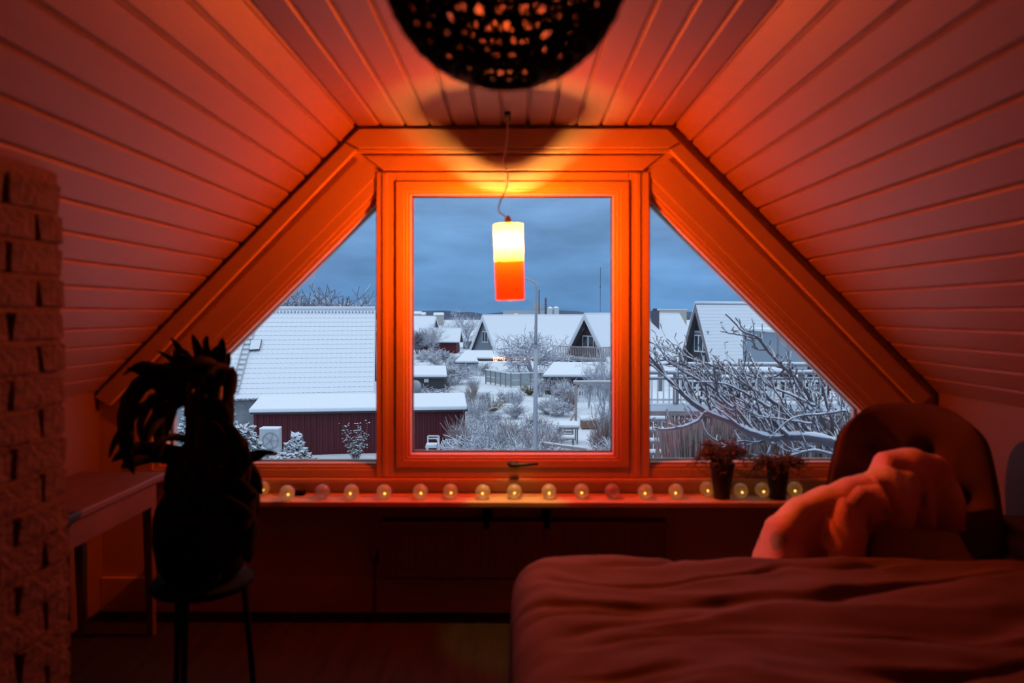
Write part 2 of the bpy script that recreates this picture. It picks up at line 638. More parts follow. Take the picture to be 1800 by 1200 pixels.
# ---- radiator under the sill
rx0, rx1 = wp(668, 0).x, wp(1172, 0).x
rz1, rz0 = at(900, 916, D - .11).z, at(900, 1013, D - .11).z
rad = thing('radiator', 'wide white panel radiator below the window sill', 'radiator', ((rx0 + rx1) / 2, D - .07, rz0))


def rad_panel(m):
    n = 42
    w = (rx1 - rx0 - .02) / n
    for k in range(n):
        x = rx0 + .01 + k * w
        prof = [(0, .004), (w * .2, 0), (w * .7, 0), (w * .9, .004), (w, .004)]
        vs = [(x + a, D - .115 + b, rz0 + .015) for a, b in prof] + [(x + a, D - .115 + b, rz1 - .03) for a, b in prof]
        q = len(prof)
        m.add(vs, [(i, i + 1, i + 1 + q, i + q) for i in range(q - 1)])
    m.box(rx0 + .01, rx1 - .01, D - .110, D - .05, rz0 + .015, rz1 - .03)


mk(rad_panel).build('front_panel', 'radiator_paint', parent=rad)
mk(lambda m: (m.box(rx0, rx1, D - .118, D - .112, rz1 - .032, rz1), m.box(rx0, rx1, D - .05, D - .045, rz1 - .03, rz1))).build('top_rail', 'radiator_paint', parent=rad)
mk(lambda m: m.box(rx0, rx1, D - .118, D - .112, rz0, rz0 + .02)).build('bottom_rail', 'radiator_paint', parent=rad)
for xx in (rx0, rx1 - .012):
    mk(lambda m: m.box(xx, xx + .012, D - .117, D - .045, rz0, rz1)).build('side_panel', 'radiator_paint', parent=rad, bevel=.003)
g = MB()
for k in range(60):
    x = rx0 + .015 + k * (rx1 - rx0 - .03) / 60
    g.box(x, x + .006, D - .11, D - .05, rz1 - .006, rz1 - .001)
g.build('top_grille', 'radiator_paint', parent=rad)['kind'] = 'stuff'
for px in (856, 961):
    x = wp(px, 0).x
    mk(lambda m: (m.box(x - .012, x + .012, D - .125, D - .02, rz1 - .03, rz1 + .012), m.box(x - .02, x + .02, D - .03, D - .0005, rz0 + .1, rz1 + .03))).build('wall_bracket', 'black_matte', parent=rad)
vx = rx0 - .03
mk(lambda m: (m.tube([(vx, D - .08, 0.001), (vx, D - .08, rz0 + .05), (rx0 + .005, D - .08, rz0 + .05)], .009, 8))).build('pipe', 'radiator_paint', parent=rad, smooth=True)
mk(lambda m: m.lathe([(0, 0), (.02, 0), (.022, .05), (.014, .06), (0, .06)], 14, Matrix.Translation((vx, D - .08, rz0 + .06)))).build('valve', 'radiator_paint', parent=rad, smooth=True)

# ---- brick chimney, left foreground
sC = 653.0
FXC = -802 / sC
YC = 1.99
ZTOP = 1.79
ch = thing('wall_chimney', None, None, ((XL + FXC) / 2, 1.3, 0), kind='structure')
mk(lambda m: m.box(XL + .002, FXC - .005, .5, YC - .005, 0.001, ZTOP)).build('mortar', 'mortar', parent=ch)
rnd = random.Random(4)


def brick_mesh(l, h, d, seed):
    r = random.Random(seed)
    m = MB()
    vs = []
    for (x, y, z) in [(0, 0, 0), (d, 0, 0), (d, l, 0), (0, l, 0), (0, 0, h), (d, 0, h), (d, l, h), (0, l, h)]:
        j = .004
        vs.append((x + r.uniform(-j, j) * (x > 0), y + r.uniform(-j, j), z + r.uniform(-j, j)))
    e = .009
    # front face inset and proud so that the brick looks hewn
    f = [Vector(vs[i]) for i in (1, 2, 6, 5)]
    c = sum(f, Vector()) / 4
    ins = [p + (c - p) * .06 + Vector((e + r.uniform(-.004, .004), 0, 0)) for p in f]
    m.add(vs + ins, [(3, 2, 1, 0), (4, 5, 6, 7), (0, 1, 5, 4), (2, 3, 7, 6), (3, 0, 4, 7),
                     (1, 2, 9, 8), (2, 6, 10, 9), (6, 5, 11, 10), (5, 1, 8, 11), (8, 9, 10, 11)])
    me = bpy.data.meshes.new('brick')
    me.from_pydata(m.v, [], m.f)
    me.materials.append(MATS['brick_paint'])
    me.update()
    return me


CO = .084
full = [brick_mesh(.205, .070, .05, i) for i in range(5)]
half = [brick_mesh(.096, .070, .05, 10 + i) for i in range(3)]


def put_brick(me, x, y, z, rz=0):
    o = bpy.data.objects.new('brick', me)
    C.objects.link(o)
    o.parent = ch
    o.location = Vector((x, y, z)) - ORG[ch]
    o.rotation_euler = (0, 0, rz)


for c in range(21):
    z = c * CO + .007
    y = YC
    k = 0
    if c % 2:
        y -= .106
        put_brick(rnd.choice(half), FXC - .05, y, z)
    while y > 1.0:
        y -= .216
        put_brick(rnd.choice(full), FXC - .05, y, z)
    x = FXC - (.0 if c % 2 else .11) - .05      # return face towards the window
    while x > XL + .25:
        put_brick(rnd.choice(full), x, YC - .05, z, PI / 2)
        x -= .216

# ---- table along the low wall on the left
c0 = at(294, 829, 3.27)
tb = thing('side_table', 'pale wooden table along the low wall beside the brick chimney', 'table', ((XL + c0.x) / 2, 2.7, 0))
tz = c0.z
mk(lambda m: m.box(XL + .02, c0.x, 2.06, 3.27, tz - .028, tz)).build('table_top', 'table_wood', parent=tb, bevel=.005)
mk(lambda m: m.box(c0.x - .045, c0.x - .025, 2.10, 3.22, tz - .135, tz - .0285)).build('apron', 'table_wood', parent=tb, bevel=.003)
mk(lambda m: m.box(XL + .05, c0.x - .046, 3.20, 3.22, tz - .135, tz - .0285)).build('apron', 'table_wood', parent=tb, bevel=.003)
for x in (XL + .04, c0.x - .07):
    for y in (2.10, 3.175):
        mk(lambda m: m.hexa([(x + .008, y + .008, 0), (x + .037, y + .008, 0), (x + .037, y + .037, 0), (x + .008, y + .037, 0),
                             (x, y, tz - .03), (x + .044, y, tz - .03), (x + .044, y + .044, tz - .03), (x, y + .044, tz - .03)])).build('leg', 'table_wood', parent=tb, bevel=.003)

# ---- pendant lamp in the window
LY = D - .25
lc = at(895, 461, LY)
lamp = thing('pendant_lamp', 'lit amber and red glass cylinder lamp hanging in the window', 'lamp', lc)
sh = 403.0
Mt = Matrix.Translation(lc) @ Euler((0, math.radians(-1.6), 0)).to_matrix().to_4x4()
RS = 26 / sh
HS = 66 / sh


def tubewall(m, r, z0, z1, t=.0025, n=40):
    m.lathe([(r, z0), (r, z1), (r - t, z1), (r - t, z0), (r, z0)], n, Mt)


mk(lambda m: m.lathe([(RS, .004), (RS, HS)], 48, Mt)).build('amber_shade', 'amber_glass', parent=lamp, smooth=True)
mk(lambda m: m.lathe([(RS * .8, -HS), (RS * .985, -HS + .002), (RS, -HS + .006), (RS, .004)], 48, Mt)).build('red_shade', 'red_glass', parent=lamp, smooth=True)
bz = (461 - 425) / sh
tinted_glass('bulb_glass', (1.0, 0.97, 0.92), (1.0, 0.85, 0.6), 0.06)
mk(lambda m: m.lathe([(0, bz - .036), (.012, bz - .034), (.022, bz - .024), (.0265, bz - .008), (.0255, bz + .006), (.020, bz + .020), (.014, bz + .030), (.012, bz + .036)], 24, Mt)).build('bulb', 'bulb_glass', parent=lamp, smooth=True)
mk(lambda m: m.lathe([(0, bz - .014), (.006, bz - .012), (.0105, bz - .004), (.0105, bz + .006), (.006, bz + .013), (0, bz + .015)], 16, Mt)).build('filament', 'bulb_glow', parent=lamp, smooth=True)
mk(lambda m: m.lathe([(0.012, HS - .003), (RS * .83, HS - .003), (RS * .83, HS + .001), (0.012, HS + .001)], 32, Mt)).build('shade_cap', 'white_wood', parent=lamp)
mk(lambda m: m.lathe([(0.001, bz + .034), (.015, bz + .034), (.017, bz + .05), (.017, bz + .09), (.010, bz + .105), (.004, bz + .112)], 20, Mt)).build('socket', 'white_wood', parent=lamp, smooth=True)
mk(lambda m: [m.tube([Mt @ Vector((0, 0, bz + .07)), Mt @ Vector((math.cos(a) * RS, math.sin(a) * RS, HS - .012))], .0015, 5) for a in (0.4, 2.5, 4.6)]).build('shade_spider', 'brass', parent=lamp)
cp = [(894, 392), (893, 384), (886, 379), (878, 374), (876, 365), (880, 352), (886, 340), (892, 325), (893, 308), (888, 295), (884, 282), (889, 262), (892, 235)]
cpts = [Mt @ Vector((0, 0, bz + .108))] + [at(x, y, LY) for x, y in cp] + [Vector((at(892, 235, LY).x, LY, ZC - .005))]
mk(lambda m: m.tube(cpts, .0032, 6)).build('cord', 'white_wood', parent=lamp, smooth=True)
hx = cpts[-1].x
mk(lambda m: (m.lathe([(0, ZC - .012), (.014, ZC - .012), (.014, ZC + .002)], 12, Matrix.Translation((hx, LY, 0))),
              m.tube([(hx + .012 * math.sin(t), LY, ZC - .026 - .012 * math.cos(t)) for t in [i * .5 for i in range(10)]], .002, 5))).build('ceiling_hook', 'black_metal', parent=lamp, smooth=True)

# ---- black woven globe pendant near the camera
PY = 1.22
pc = at(888, -72, PY)
PRAD = 214 * PY / F
pend = thing('globe_pendant', 'black woven globe pendant shade hanging near the camera, unlit', 'lamp', pc)
rnd = random.Random(11)


def sp(th, ph, r):
    return pc + Vector((math.sin(th) * math.cos(ph), math.sin(th) * math.sin(ph), math.cos(th))) * r


rings = MB()
strands = MB()
NR = 17
ths = [0.32 + (PI - .62) * i / NR for i in range(NR + 1)]
for th in ths:
    rings.tube([sp(th + .012 * math.sin(5 * a), a, PRAD * .985) for a in [2 * PI * k / 64 for k in range(65)]], .0048, 5, caps=False)
for i in range(NR):
    n = max(14, int(66 * math.sin((ths[i] + ths[i + 1]) / 2)))
    for k in range(n):
        for sgn in (-1, 1):
            if rnd.random() < .06: continue
            a = 2 * PI * (k + rnd.uniform(-.32, .32)) / n
            b = a + sgn * 2 * PI * rnd.uniform(.1, 1.1) / n
            tm = (ths[i] + ths[i + 1]) / 2
            strands.tube([sp(ths[i], a, PRAD * .985), sp(tm, (a + b) / 2, PRAD * 1.0), sp(ths[i + 1], b, PRAD * .985)], rnd.uniform(.0030, .0056), 4, caps=False)
rings.build('woven_rings', 'wicker', parent=pend, smooth=True)
strands.build('woven_strands', 'wicker', parent=pend, smooth=True)['kind'] = 'stuff'
mk(lambda m: m.lathe([(.0, -PRAD * .02), (.02, -PRAD * .015), (.03, .02), (.02, .055), (.013, .07)], 16, Matrix.Translation(pc))).build('bulb', 'pot_clay', parent=pend, smooth=True)
mk(lambda m: m.lathe([(0, .068), (.02, .068), (.02, .12), (0.004, .13)], 16, Matrix.Translation(pc))).build('socket', 'black_matte', parent=pend, smooth=True)
mk(lambda m: m.tube([pc + Vector((0, 0, .125)), Vector((pc.x, pc.y, ZC - .004))], .0035, 6)).build('cord', 'black_matte', parent=pend, smooth=True)
mk(lambda m: m.lathe([(0, ZC - .03), (.04, ZC - .03), (.05, ZC - .003)], 20, Matrix.Translation((pc.x, pc.y, 0)))).build('ceiling_rose', 'black_matte', parent=pend, smooth=True)

# ---- string of frosted globes on the sill
gl = [(461, 857, .3), (505, 869, 1), (567, 866, 0), (618, 866, .8), (675, 866, .3), (739, 865, .7), (792, 864, 1), (849, 865, .4), (904, 864, 1),
      (965, 864, .9), (1022, 863, .8), (1076, 863, 0), (1134, 864, 1), (1188, 863, .9), (1243, 857, 1), (1302, 861, .6), (1340, 859, .7), (1397, 857, .4)]
gr = .0335
st = thing('string_lights', 'string of frosted white globe lights laid along the window sill', 'string lights', (0, D - .1, ZS))
gmesh = None
cable = []
frost = tinted_glass('frosted_globe', (1.0, 0.93, 0.85), (0.78, 0.70, 0.64), 0.55, gloss=0.05, rough=0.35)
rnd = random.Random(2)
for i, (px, py, on) in enumerate(gl):
    # a globe lying on the sill: its depth follows from how low it is seen
    d = D - .06 - .007 * (py - 857)
    c = at(px, py, d)
    c = Vector((c.x, d, ZS + gr + .001))
    gb = MB()
    gb.ball(c, gr, 20, 14)
    go = gb.build('globe', 'frosted_globe', parent=st, smooth=True)
    ld = MB()
    o = Vector((rnd.uniform(-.006, .006), -.004, -.008))
    ld.ball(c + o, .0048, 8, 6)
    ld.build('led', 'led_glow' if on > .25 else 'globe_cord', parent=go, smooth=True)
    cap = MB().lathe([(.0, 0), (.010, 0), (.010, .014), (.004, .018)], 10, Matrix.Translation(c + Vector((0, gr - .004, .0))) @ Euler((-PI / 2, 0, 0)).to_matrix().to_4x4())
    cap.build('globe_cap', 'globe_cord', parent=go, smooth=True)
    cable.append(c + Vector((0, gr + .008, -.02)))
    if i < len(gl) - 1: cable.append(None)
cab = []
for i, q in enumerate(cable):
    if q is None:
        a, b = cable[i - 1], cable[i + 1]
        for t in (.3, .6):
            r = a.lerp(b, t)
            cab.append(Vector((r.x, min(r.y + rnd.uniform(-.005, .008), D - .012), ZS + .0025)))
    else:
        cab.append(Vector((q.x, min(q.y, D - .012), ZS + .012)))
MB().tube(cab, .0018, 5).build('cable', 'globe_cord', parent=st, smooth=True)
bb = at(527, 866, D - .05)
mk(lambda m: m.box(bb.x - .03, bb.x + .025, D - .075, D - .035, ZS + .0005, ZS + .022)).build('battery_box', 'black_matte', parent=st, bevel=.004)


# ---- two small pots on the sill
def sill_plant(name, label, px, pytop, pybot, rtop, rbot, mats, n, seed, reach, up, droop):
    r = random.Random(seed)
    s = F / (D - .125)
    base = at(px, pybot, D - .125)
    base = Vector((base.x, D - .095, ZS + .0005))
    h = (pybot - pytop) / s
    t = thing(name, label, 'potted plant', base, group='small potted plants on the sill')
    M = Matrix.Translation(base)
    mk(lambda m: m.lathe([(0, 0), (rbot, 0), (rtop * .96, h * .88), (rtop, h * .88), (rtop, h), (rtop - .004, h), (rtop - .006, h - .012), (0, h - .012)], 24, M)).build('pot', 'pot_black', parent=t, smooth=False)
    mk(lambda m: m.ball(base + Vector((0, 0, h - .014)), rtop - .006, 12, 5, (1, 1, .12))).build('soil', 'soil', parent=t, smooth=True)
    for part in range(2):
        m = MB()
        for k in range(n // 2):
            a = r.uniform(0, 2 * PI)
            rr = r.uniform(.3, 1) * reach
            u = up * r.uniform(.5, 1.0)
            p0 = base + Vector((math.cos(a) * rtop * .4, math.sin(a) * rtop * .3, h - .01))
            dx, dy = math.cos(a) * rr, math.sin(a) * rr * .55
            dr = droop * r.uniform(.2, 1) * (rr / reach) ** 1.5
            pts = []
            for q in range(7):
                tt = q / 6
                pts.append(p0 + Vector((dx * tt ** .8, min(dy * tt ** .8, .085), u * math.sin(tt * PI * .55) - dr * tt ** 2.2)))
            m.tube(pts, [.0016, .0014, .0013, .0012, .001, .0008, .0004], 3, caps=False)
            for q in range(2, 7):              # narrow leaflets along the stem
                for sd in (-1, 1):
                    p = pts[q]
                    v = Vector((r.uniform(-1, 1), r.uniform(-1, 1) * .6, r.uniform(-.9, .5))).normalized() * r.uniform(.012, .028)
                    w = v.orthogonal().normalized() * .0030
                    m.add([p - w * .4, p + v * .5 - w, p + v, p + v * .5 + w], [(0, 1, 2, 3)])
        m.build('foliage', mats[part], parent=t)['kind'] = 'stuff'
    return t


sill_plant('potted_plant', 'tall black pot on the sill with wiry reddish-brown trailing plant', 1272, 806, 871, .056, .035, ('dry_brown', 'dry_brown'), 130, 5, .125, .13, .15)
sill_plant('potted_plant', 'shorter black pot on the sill with feathery olive foliage, nearest the chair', 1371, 812, 871, .052, .036, ('dry_green', 'dry_brown'), 150, 8, .115, .07, .11)

# ---- big dark houseplant in front of the left pane
PYD = 2.62


def pp(px, py, d=PYD):
    return at(px, py, d)


pb = pp(355, 905)
pl = thing('houseplant', 'tall dark silhouetted houseplant with broad drooping leaves on black stand', 'houseplant', (pb.x, PYD, 0))
bx = pb.x
mk(lambda m: (m.lathe([(0, .44), (.17, .44), (.175, .45), (.175, .465), (0, .465)], 24, Matrix.Translation((bx, PYD, 0))))).build('stand_top', 'black_matte', parent=pl, smooth=False)
for a in (.5, 2.6, 4.7):
    mk(lambda m: m.tube([(bx + .14 * math.cos(a), PYD + .14 * math.sin(a), .45), (bx + .17 * math.cos(a), PYD + .17 * math.sin(a), 0.004)], [.014, .010], 8)).build('stand_leg', 'black_matte', parent=pl, smooth=True)
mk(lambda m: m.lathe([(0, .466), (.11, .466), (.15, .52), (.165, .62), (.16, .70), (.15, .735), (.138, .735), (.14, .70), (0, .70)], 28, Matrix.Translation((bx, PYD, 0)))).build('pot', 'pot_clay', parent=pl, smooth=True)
for dx, dy, tx, ty in ((-.03, 0, 335, 672), (.03, .02, 385, 668), (.0, -.03, 360, 640)):
    tpt = pp(tx, ty)
    mk(lambda m: m.tube([(bx + dx, PYD + dy, .69), (bx + dx * 1.5, PYD + dy, .85), tpt], [.022, .02, .014], 8)).build('stem', 'leaf_stem', parent=pl, smooth=True)


def leaf(pts, width, name='leaf'):
    """A blade along a polyline: folded along the midrib, widest in its middle."""
    n = 9
    P = [Vector(p) for p in pts]
    cur = []
    for i in range(n + 1):
        t = i / n * (len(P) - 1)
        k = min(int(t), len(P) - 2)
        f = t - k
        p0, p1, p2, p3 = P[max(k - 1, 0)], P[k], P[k + 1], P[min(k + 2, len(P) - 1)]
        cur.append(.5 * ((2 * p1) + (p2 - p0) * f + (2 * p0 - 5 * p1 + 4 * p2 - p3) * f * f + (3 * p1 - p0 - 3 * p2 + p3) * f ** 3))
    vs, fs = [], []
    for i, p in enumerate(cur):
        d = (cur[min(i + 1, n)] - cur[max(i - 1, 0)]).normalized()
        side = d.cross(Vector((0, 1, .15)))
        if side.length < 1e-3: side = Vector((1, 0, 0))
        side.normalize()
        up = side.cross(d)
        t = i / n
        w = width * .5 * (math.sin(PI * min(1, t * .97 + .03)) ** .75) * (1.15 - .35 * t)
        vs += [p - side * w + up * w * .25, p, p + side * w + up * w * .25]
    for i in range(n):
        a = i * 3
        fs += [(a, a + 1, a + 4, a + 3), (a + 1, a + 2, a + 5, a + 4)]
    m = MB().add(vs, fs)
    o = m.build(name, 'leaf_dark', parent=pl, smooth=True)
    so = o.modifiers.new('thick', 'SOLIDIFY')
    so.thickness = .0018
    return o


LV = [  # pixel polyline, width in px, depth shift
    ([(352, 690), (300, 660), (260, 655), (222, 646)], 24, 0), ([(345, 680), (300, 630), (275, 616)], 12, 0), ([(350, 680), (335, 640), (322, 612)], 24, .03),
    ([(360, 680), (352, 630), (338, 586)], 22, 0), ([(375, 680), (385, 640), (392, 592)], 26, 0), ([(370, 670), (372, 640), (365, 612)], 30, .04),
    ([(380, 680), (398, 640), (403, 618)], 14, .05), ([(385, 675), (402, 655), (402, 690), (394, 712)], 30, -.03),
    ([(330, 690), (262, 668), (222, 715), (222, 800), (236, 834)], 34, 0), ([(335, 700), (290, 720), (262, 755), (245, 800)], 26, .02),
    ([(340, 700), (285, 690), (280, 770), (275, 815)], 30, .05), ([(350, 700), (312, 690), (300, 730), (292, 770)], 22, -.02),
    ([(350, 690), (345, 650), (320, 650), (290, 690)], 34, .02), ([(355, 690), (375, 660), (350, 640), (310, 655)], 40, -.04), ([(365, 690), (395, 660), (380, 650), (360, 660)], 36, -.02),
    ([(352, 700), (348, 760), (350, 830)], 40, -.06), ([(360, 700), (365, 760), (360, 840)], 52, -.06), ([(380, 700), (392, 760), (385, 840)], 40, -.05),
    ([(390, 700), (398, 760), (402, 830)], 30, 0), ([(350, 800), (400, 790), (440, 805), (478, 790)], 24, .03), ([(355, 815), (410, 815), (450, 798), (486, 794)], 20, .01),
    ([(340, 800), (290, 792), (230, 790), (196, 812)], 28, .0), ([(335, 810), (280, 800), (240, 808), (212, 822)], 30, .04), ([(340, 800), (300, 800), (262, 806)], 36, .02),
    ([(400, 800), (440, 830), (462, 870)], 30, -.02), ([(395, 820), (430, 860), (446, 900)], 40, -.03), ([(400, 810), (440, 850), (455, 905)], 24, .0),
    ([(330, 820), (300, 880), (310, 940), (330, 985)], 36, -.05), ([(350, 820), (330, 880), (320, 930)], 50, -.06), ([(380, 820), (400, 880), (410, 930)], 56, -.06),
    ([(360, 820), (365, 880), (365, 950)], 60, -.07), ([(345, 780), (315, 820), (292, 870)], 46, -.03), ([(385, 790), (420, 820), (432, 860)], 46, -.03),
    ([(350, 690), (320, 670), (305, 690), (300, 730)], 30, .03), ([(330, 790), (318, 810), (322, 840)], 26, .0), ([(370, 700), (350, 690), (335, 720), (340, 760)], 36, .0),
    ([(372, 690), (395, 690), (400, 740), (405, 790)], 28, .02), ([(350, 660), (330, 640), (300, 645), (270, 640)], 16, .02),
    ([(360, 685), (372, 712), (366, 752)], 46, .0), ([(310, 665), (255, 640), (214, 660)], 13, .01), ([(300, 690), (250, 715), (205, 770), (192, 806)], 16, .03), ([(315, 690), (268, 700), (246, 745), (250, 780)], 18, -.02), ([(335, 650), (312, 608), (300, 592)], 13, .03), ([(372, 650), (362, 606), (366, 590)], 13, -.02), ([(345, 790), (320, 770), (285, 772), (262, 795)], 16, .02), ([(350, 700), (318, 640), (300, 640), (288, 652)], 26, .01), ([(345, 670), (318, 628), (312, 618)], 30, -.02), ([(375, 660), (352, 645), (345, 622)], 24, .02), ([(385, 660), (380, 630), (388, 608)], 30, .02),
    ([(320, 700), (280, 680), (245, 668), (225, 690)], 22, .03), ([(392, 760), (420, 790), (440, 815)], 44, -.04), ([(400, 840), (425, 880), (428, 940)], 54, -.08), ([(330, 850), (300, 900), (290, 950)], 54, -.08),
    ([(350, 860), (345, 920), (350, 1000)], 70, -.10), ([(390, 870), (405, 930), (400, 1000)], 66, -.10), ([(370, 880), (375, 950), (372, 1040)], 60, -.12), ([(320, 880), (308, 950), (318, 1010)], 60, -.10),
    ([(405, 880), (430, 930), (438, 990)], 50, -.10), ([(345, 790), (322, 830), (318, 880)], 50, -.05), ([(392, 740), (412, 800), (420, 860)], 50, -.05), ([(372, 740), (372, 800), (372, 870)], 60, -.08),
]
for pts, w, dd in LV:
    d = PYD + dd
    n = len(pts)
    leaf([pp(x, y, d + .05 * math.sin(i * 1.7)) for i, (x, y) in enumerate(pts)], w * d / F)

# ---- bed and its wrinkled cover, right foreground
BZ = .665
bed = thing('bed', 'bed with dark wooden frame under the wrinkled cover', 'bed', (.98, 1.75, 0))
mk(lambda m: m.box(.06, 1.92, 1.02, 2.28, .30, .56)).build('mattress', 'mattress', parent=bed, bevel=.04)
mk(lambda m: m.box(.05, 1.93, 1.0, 2.29, .18, .295)).build('bed_frame', 'bed_wood', parent=bed, bevel=.006)
for x in (.08, 1.84):
    for y in (1.04, 2.20):
        mk(lambda m: m.box(x, x + .06, y, y + .06, 0, .179)).build('leg', 'bed_wood', parent=bed, bevel=.004)


def duvet():
    nx, ny = 230, 170
    x0, x1, y0, y1 = .10, 1.80, 1.10, 2.26
    Rr, drop = .115, .20
    ex = Rr * PI / 2 + drop
    vs, fs = [], []
    for j in range(ny + 1):
        for i in range(nx + 1):
            X = x0 - ex + (x1 - x0 + 2 * ex) * i / nx
            Y = y0 - ex + (y1 - y0 + 2 * ex) * j / ny
            cx_, cy_ = min(max(X, x0), x1), min(max(Y, y0), y1)
            ox, oy = X - cx_, Y - cy_
            dd = math.hypot(ox, oy)
            if dd > ex:                       # trim the cloth corner so that it hangs round
                ox, oy, dd = ox * ex / dd, oy * ex / dd, ex
            ux, uy = (ox / dd, oy / dd) if dd > 1e-9 else (0, 0)
            if dd < Rr * PI / 2:
                t = dd / Rr
                h, z = Rr * math.sin(t), -Rr * (1 - math.cos(t))
            else:
                h, z = Rr + .015 * (dd - Rr * PI / 2), -Rr - (dd - Rr * PI / 2)
            x, y, zz = cx_ + ux * h, cy_ + uy * h, BZ + z
            # wrinkles: long soft folds that run to the right, finer creases near the left edge
            a = x - .1
            wy = y + .16 * noise.noise(Vector((x * 1.5, y * 1.9, 7.7))) + .05 * noise.noise(Vector((x * 4.2, y * 3.1, 2.7))) - .10 * a
            w1 = noise.noise(Vector((x * .9 + 3, wy * 5.0, 1.3)))
            w2 = noise.noise(Vector((x * 1.6 - 2, wy * 11.0, 5.1)))
            w3 = noise.noise(Vector((x * 3 + y * 2, y * 4 - x * 2.5, 2.2)))
            cr = max(0, 1 - abs(noise.noise(Vector((x * 1.1 + 9, wy * 6.5 + .4 * w3, 8.8)))) * 7)     # narrow valleys
            g_ = min(1, max(.35, (x - .15) / .7))
            amp = g_ * (.030 * w1 + .012 * w2 - .034 * cr * max(0, min(1, .4 + 2 * noise.noise(Vector((x * 2.1, y * 2.6, 4.4)))))) + .018 * w3 * (1.2 - g_ * .6) + .008 * noise.noise(Vector((x * 7 + wy * 4, wy * 14, 3.3))) - .004
            hang = min(1, max(0, (dd - Rr) / .1))
            zz += amp * (1 - hang * .8)
            x += ux * amp * hang * .8
            y += uy * amp * hang * .8
            vs.append((x, y, zz))
    for j in range(ny):
        for i in range(nx):
            a = j * (nx + 1) + i
            fs.append((a, a + 1, a + nx + 2, a + nx + 1))
    return MB().add(vs, fs)


dv = duvet().build('bed_cover', 'duvet_cotton', smooth=True)
so = dv.modifiers.new('thick', 'SOLIDIFY'); so.thickness = .012
prop(dv, 'wrinkled dusky cotton cover spread over the bed', 'bedspread')

# ---- tufted armchair by the right low wall
ac = Vector((1.52, 2.86, 0))
arm = thing('armchair', 'dark tufted armchair with tall rounded back beside the window sill', 'armchair', ac)
face = math.radians(24)                       # turned a little to the left
MA = Matrix.Translation(ac) @ Matrix.Rotation(-face, 4, 'Z')
BUT = [(-.13, .885), (.06, .885), (-.03, .72), (-.21, .76), (.19, .72)]


def back_cushion(m):
    nx, nz = 40, 40
    z0, z1 = .40, 1.062
    front, rear = [], []
    for j in range(nz + 1):
        for i in range(nx + 1):
            u, v = i / nx * 2 - 1, j / nz
            z = z0 + (z1 - z0) * v
            hw = .315 - .075 * v ** 2.2
            sq = 1 - max(0, (v - .80) / .20) ** 3 * .22
            x = hw * sq * u
            zt = z - .05 * abs(u) ** 4 * v
            edge = max(abs(u) ** 6, v ** 14)
            puff = .075 * (1 - edge) ** .5
            for bx_, bz_ in BUT:
                dd = math.hypot(x - bx_, zt - bz_)
                puff -= .050 * math.exp(-(dd / .045) ** 2)
            wrap = -.10 * abs(u) ** 2.5          # sides curve forward
            lean = .10 * v
            front.append((x, lean - puff + wrap, zt))
            rear.append((x * 1.0, lean + .06 * (1 - edge) ** .5 + wrap, zt))
    n = nx + 1
    fs = []
    K = len(front)
    for j in range(nz):
        for i in range(nx):
            a = j * n + i
            fs.append((a, a + 1, a + n + 1, a + n))
            fs.append((K + a, K + a + n, K + a + n + 1, K + a + 1))
    for i in range(nx):
        a = nz * n + i
        fs.append((a, a + 1, K + a + 1, K + a))
        fs.append((i + 1, i, K + i, K + i + 1))
    for j in range(nz):
        a = j * n
        fs.append((a, a + n, K + a + n, K + a))
        b = a + nx
        fs.append((b + n, b, K + b, K + b + n))
    m.add([MA @ Vector(p) for p in front + rear], fs)


bkr = mk(back_cushion).build('backrest', 'chair_fabric', parent=arm, smooth=True)
for bx_, bz_ in BUT:
    v = (bz_ - .40) / .662
    y = .10 * v - .034
    mk(lambda m: m.ball(MA @ Vector((bx_, y, bz_)), .016, 10, 6)).build('button', 'chair_button', parent=bkr, smooth=True)
sm = MB()
sm.obox(MA, -.29, .29, -.44, .02, .30, .43)
sm.build('seat', 'chair_fabric', parent=arm, bevel=.05, bseg=4)
sm = MB()
sm.obox(MA, -.27, .27, -.40, .04, .25, .305)
sm.build('seat_frame', 'chair_leg', parent=arm, bevel=.005)
for sx in (-1, 1):
    a = MB()
    a.obox(MA, sx * .335 - .04, sx * .335 + .04, -.36, .02, .30, .56)
    a.build('armrest', 'chair_fabric', parent=arm, bevel=.03, bseg=4)
    for y in (-.36, -.02):
        l = MB()
        l.tube([MA @ Vector((sx * .23, y, .26)), MA @ Vector((sx * .26, y + (.03 if y > -.1 else -.03), 0.003))], [.02, .012], 8)
        l.build('leg', 'chair_leg', parent=arm, smooth=True)


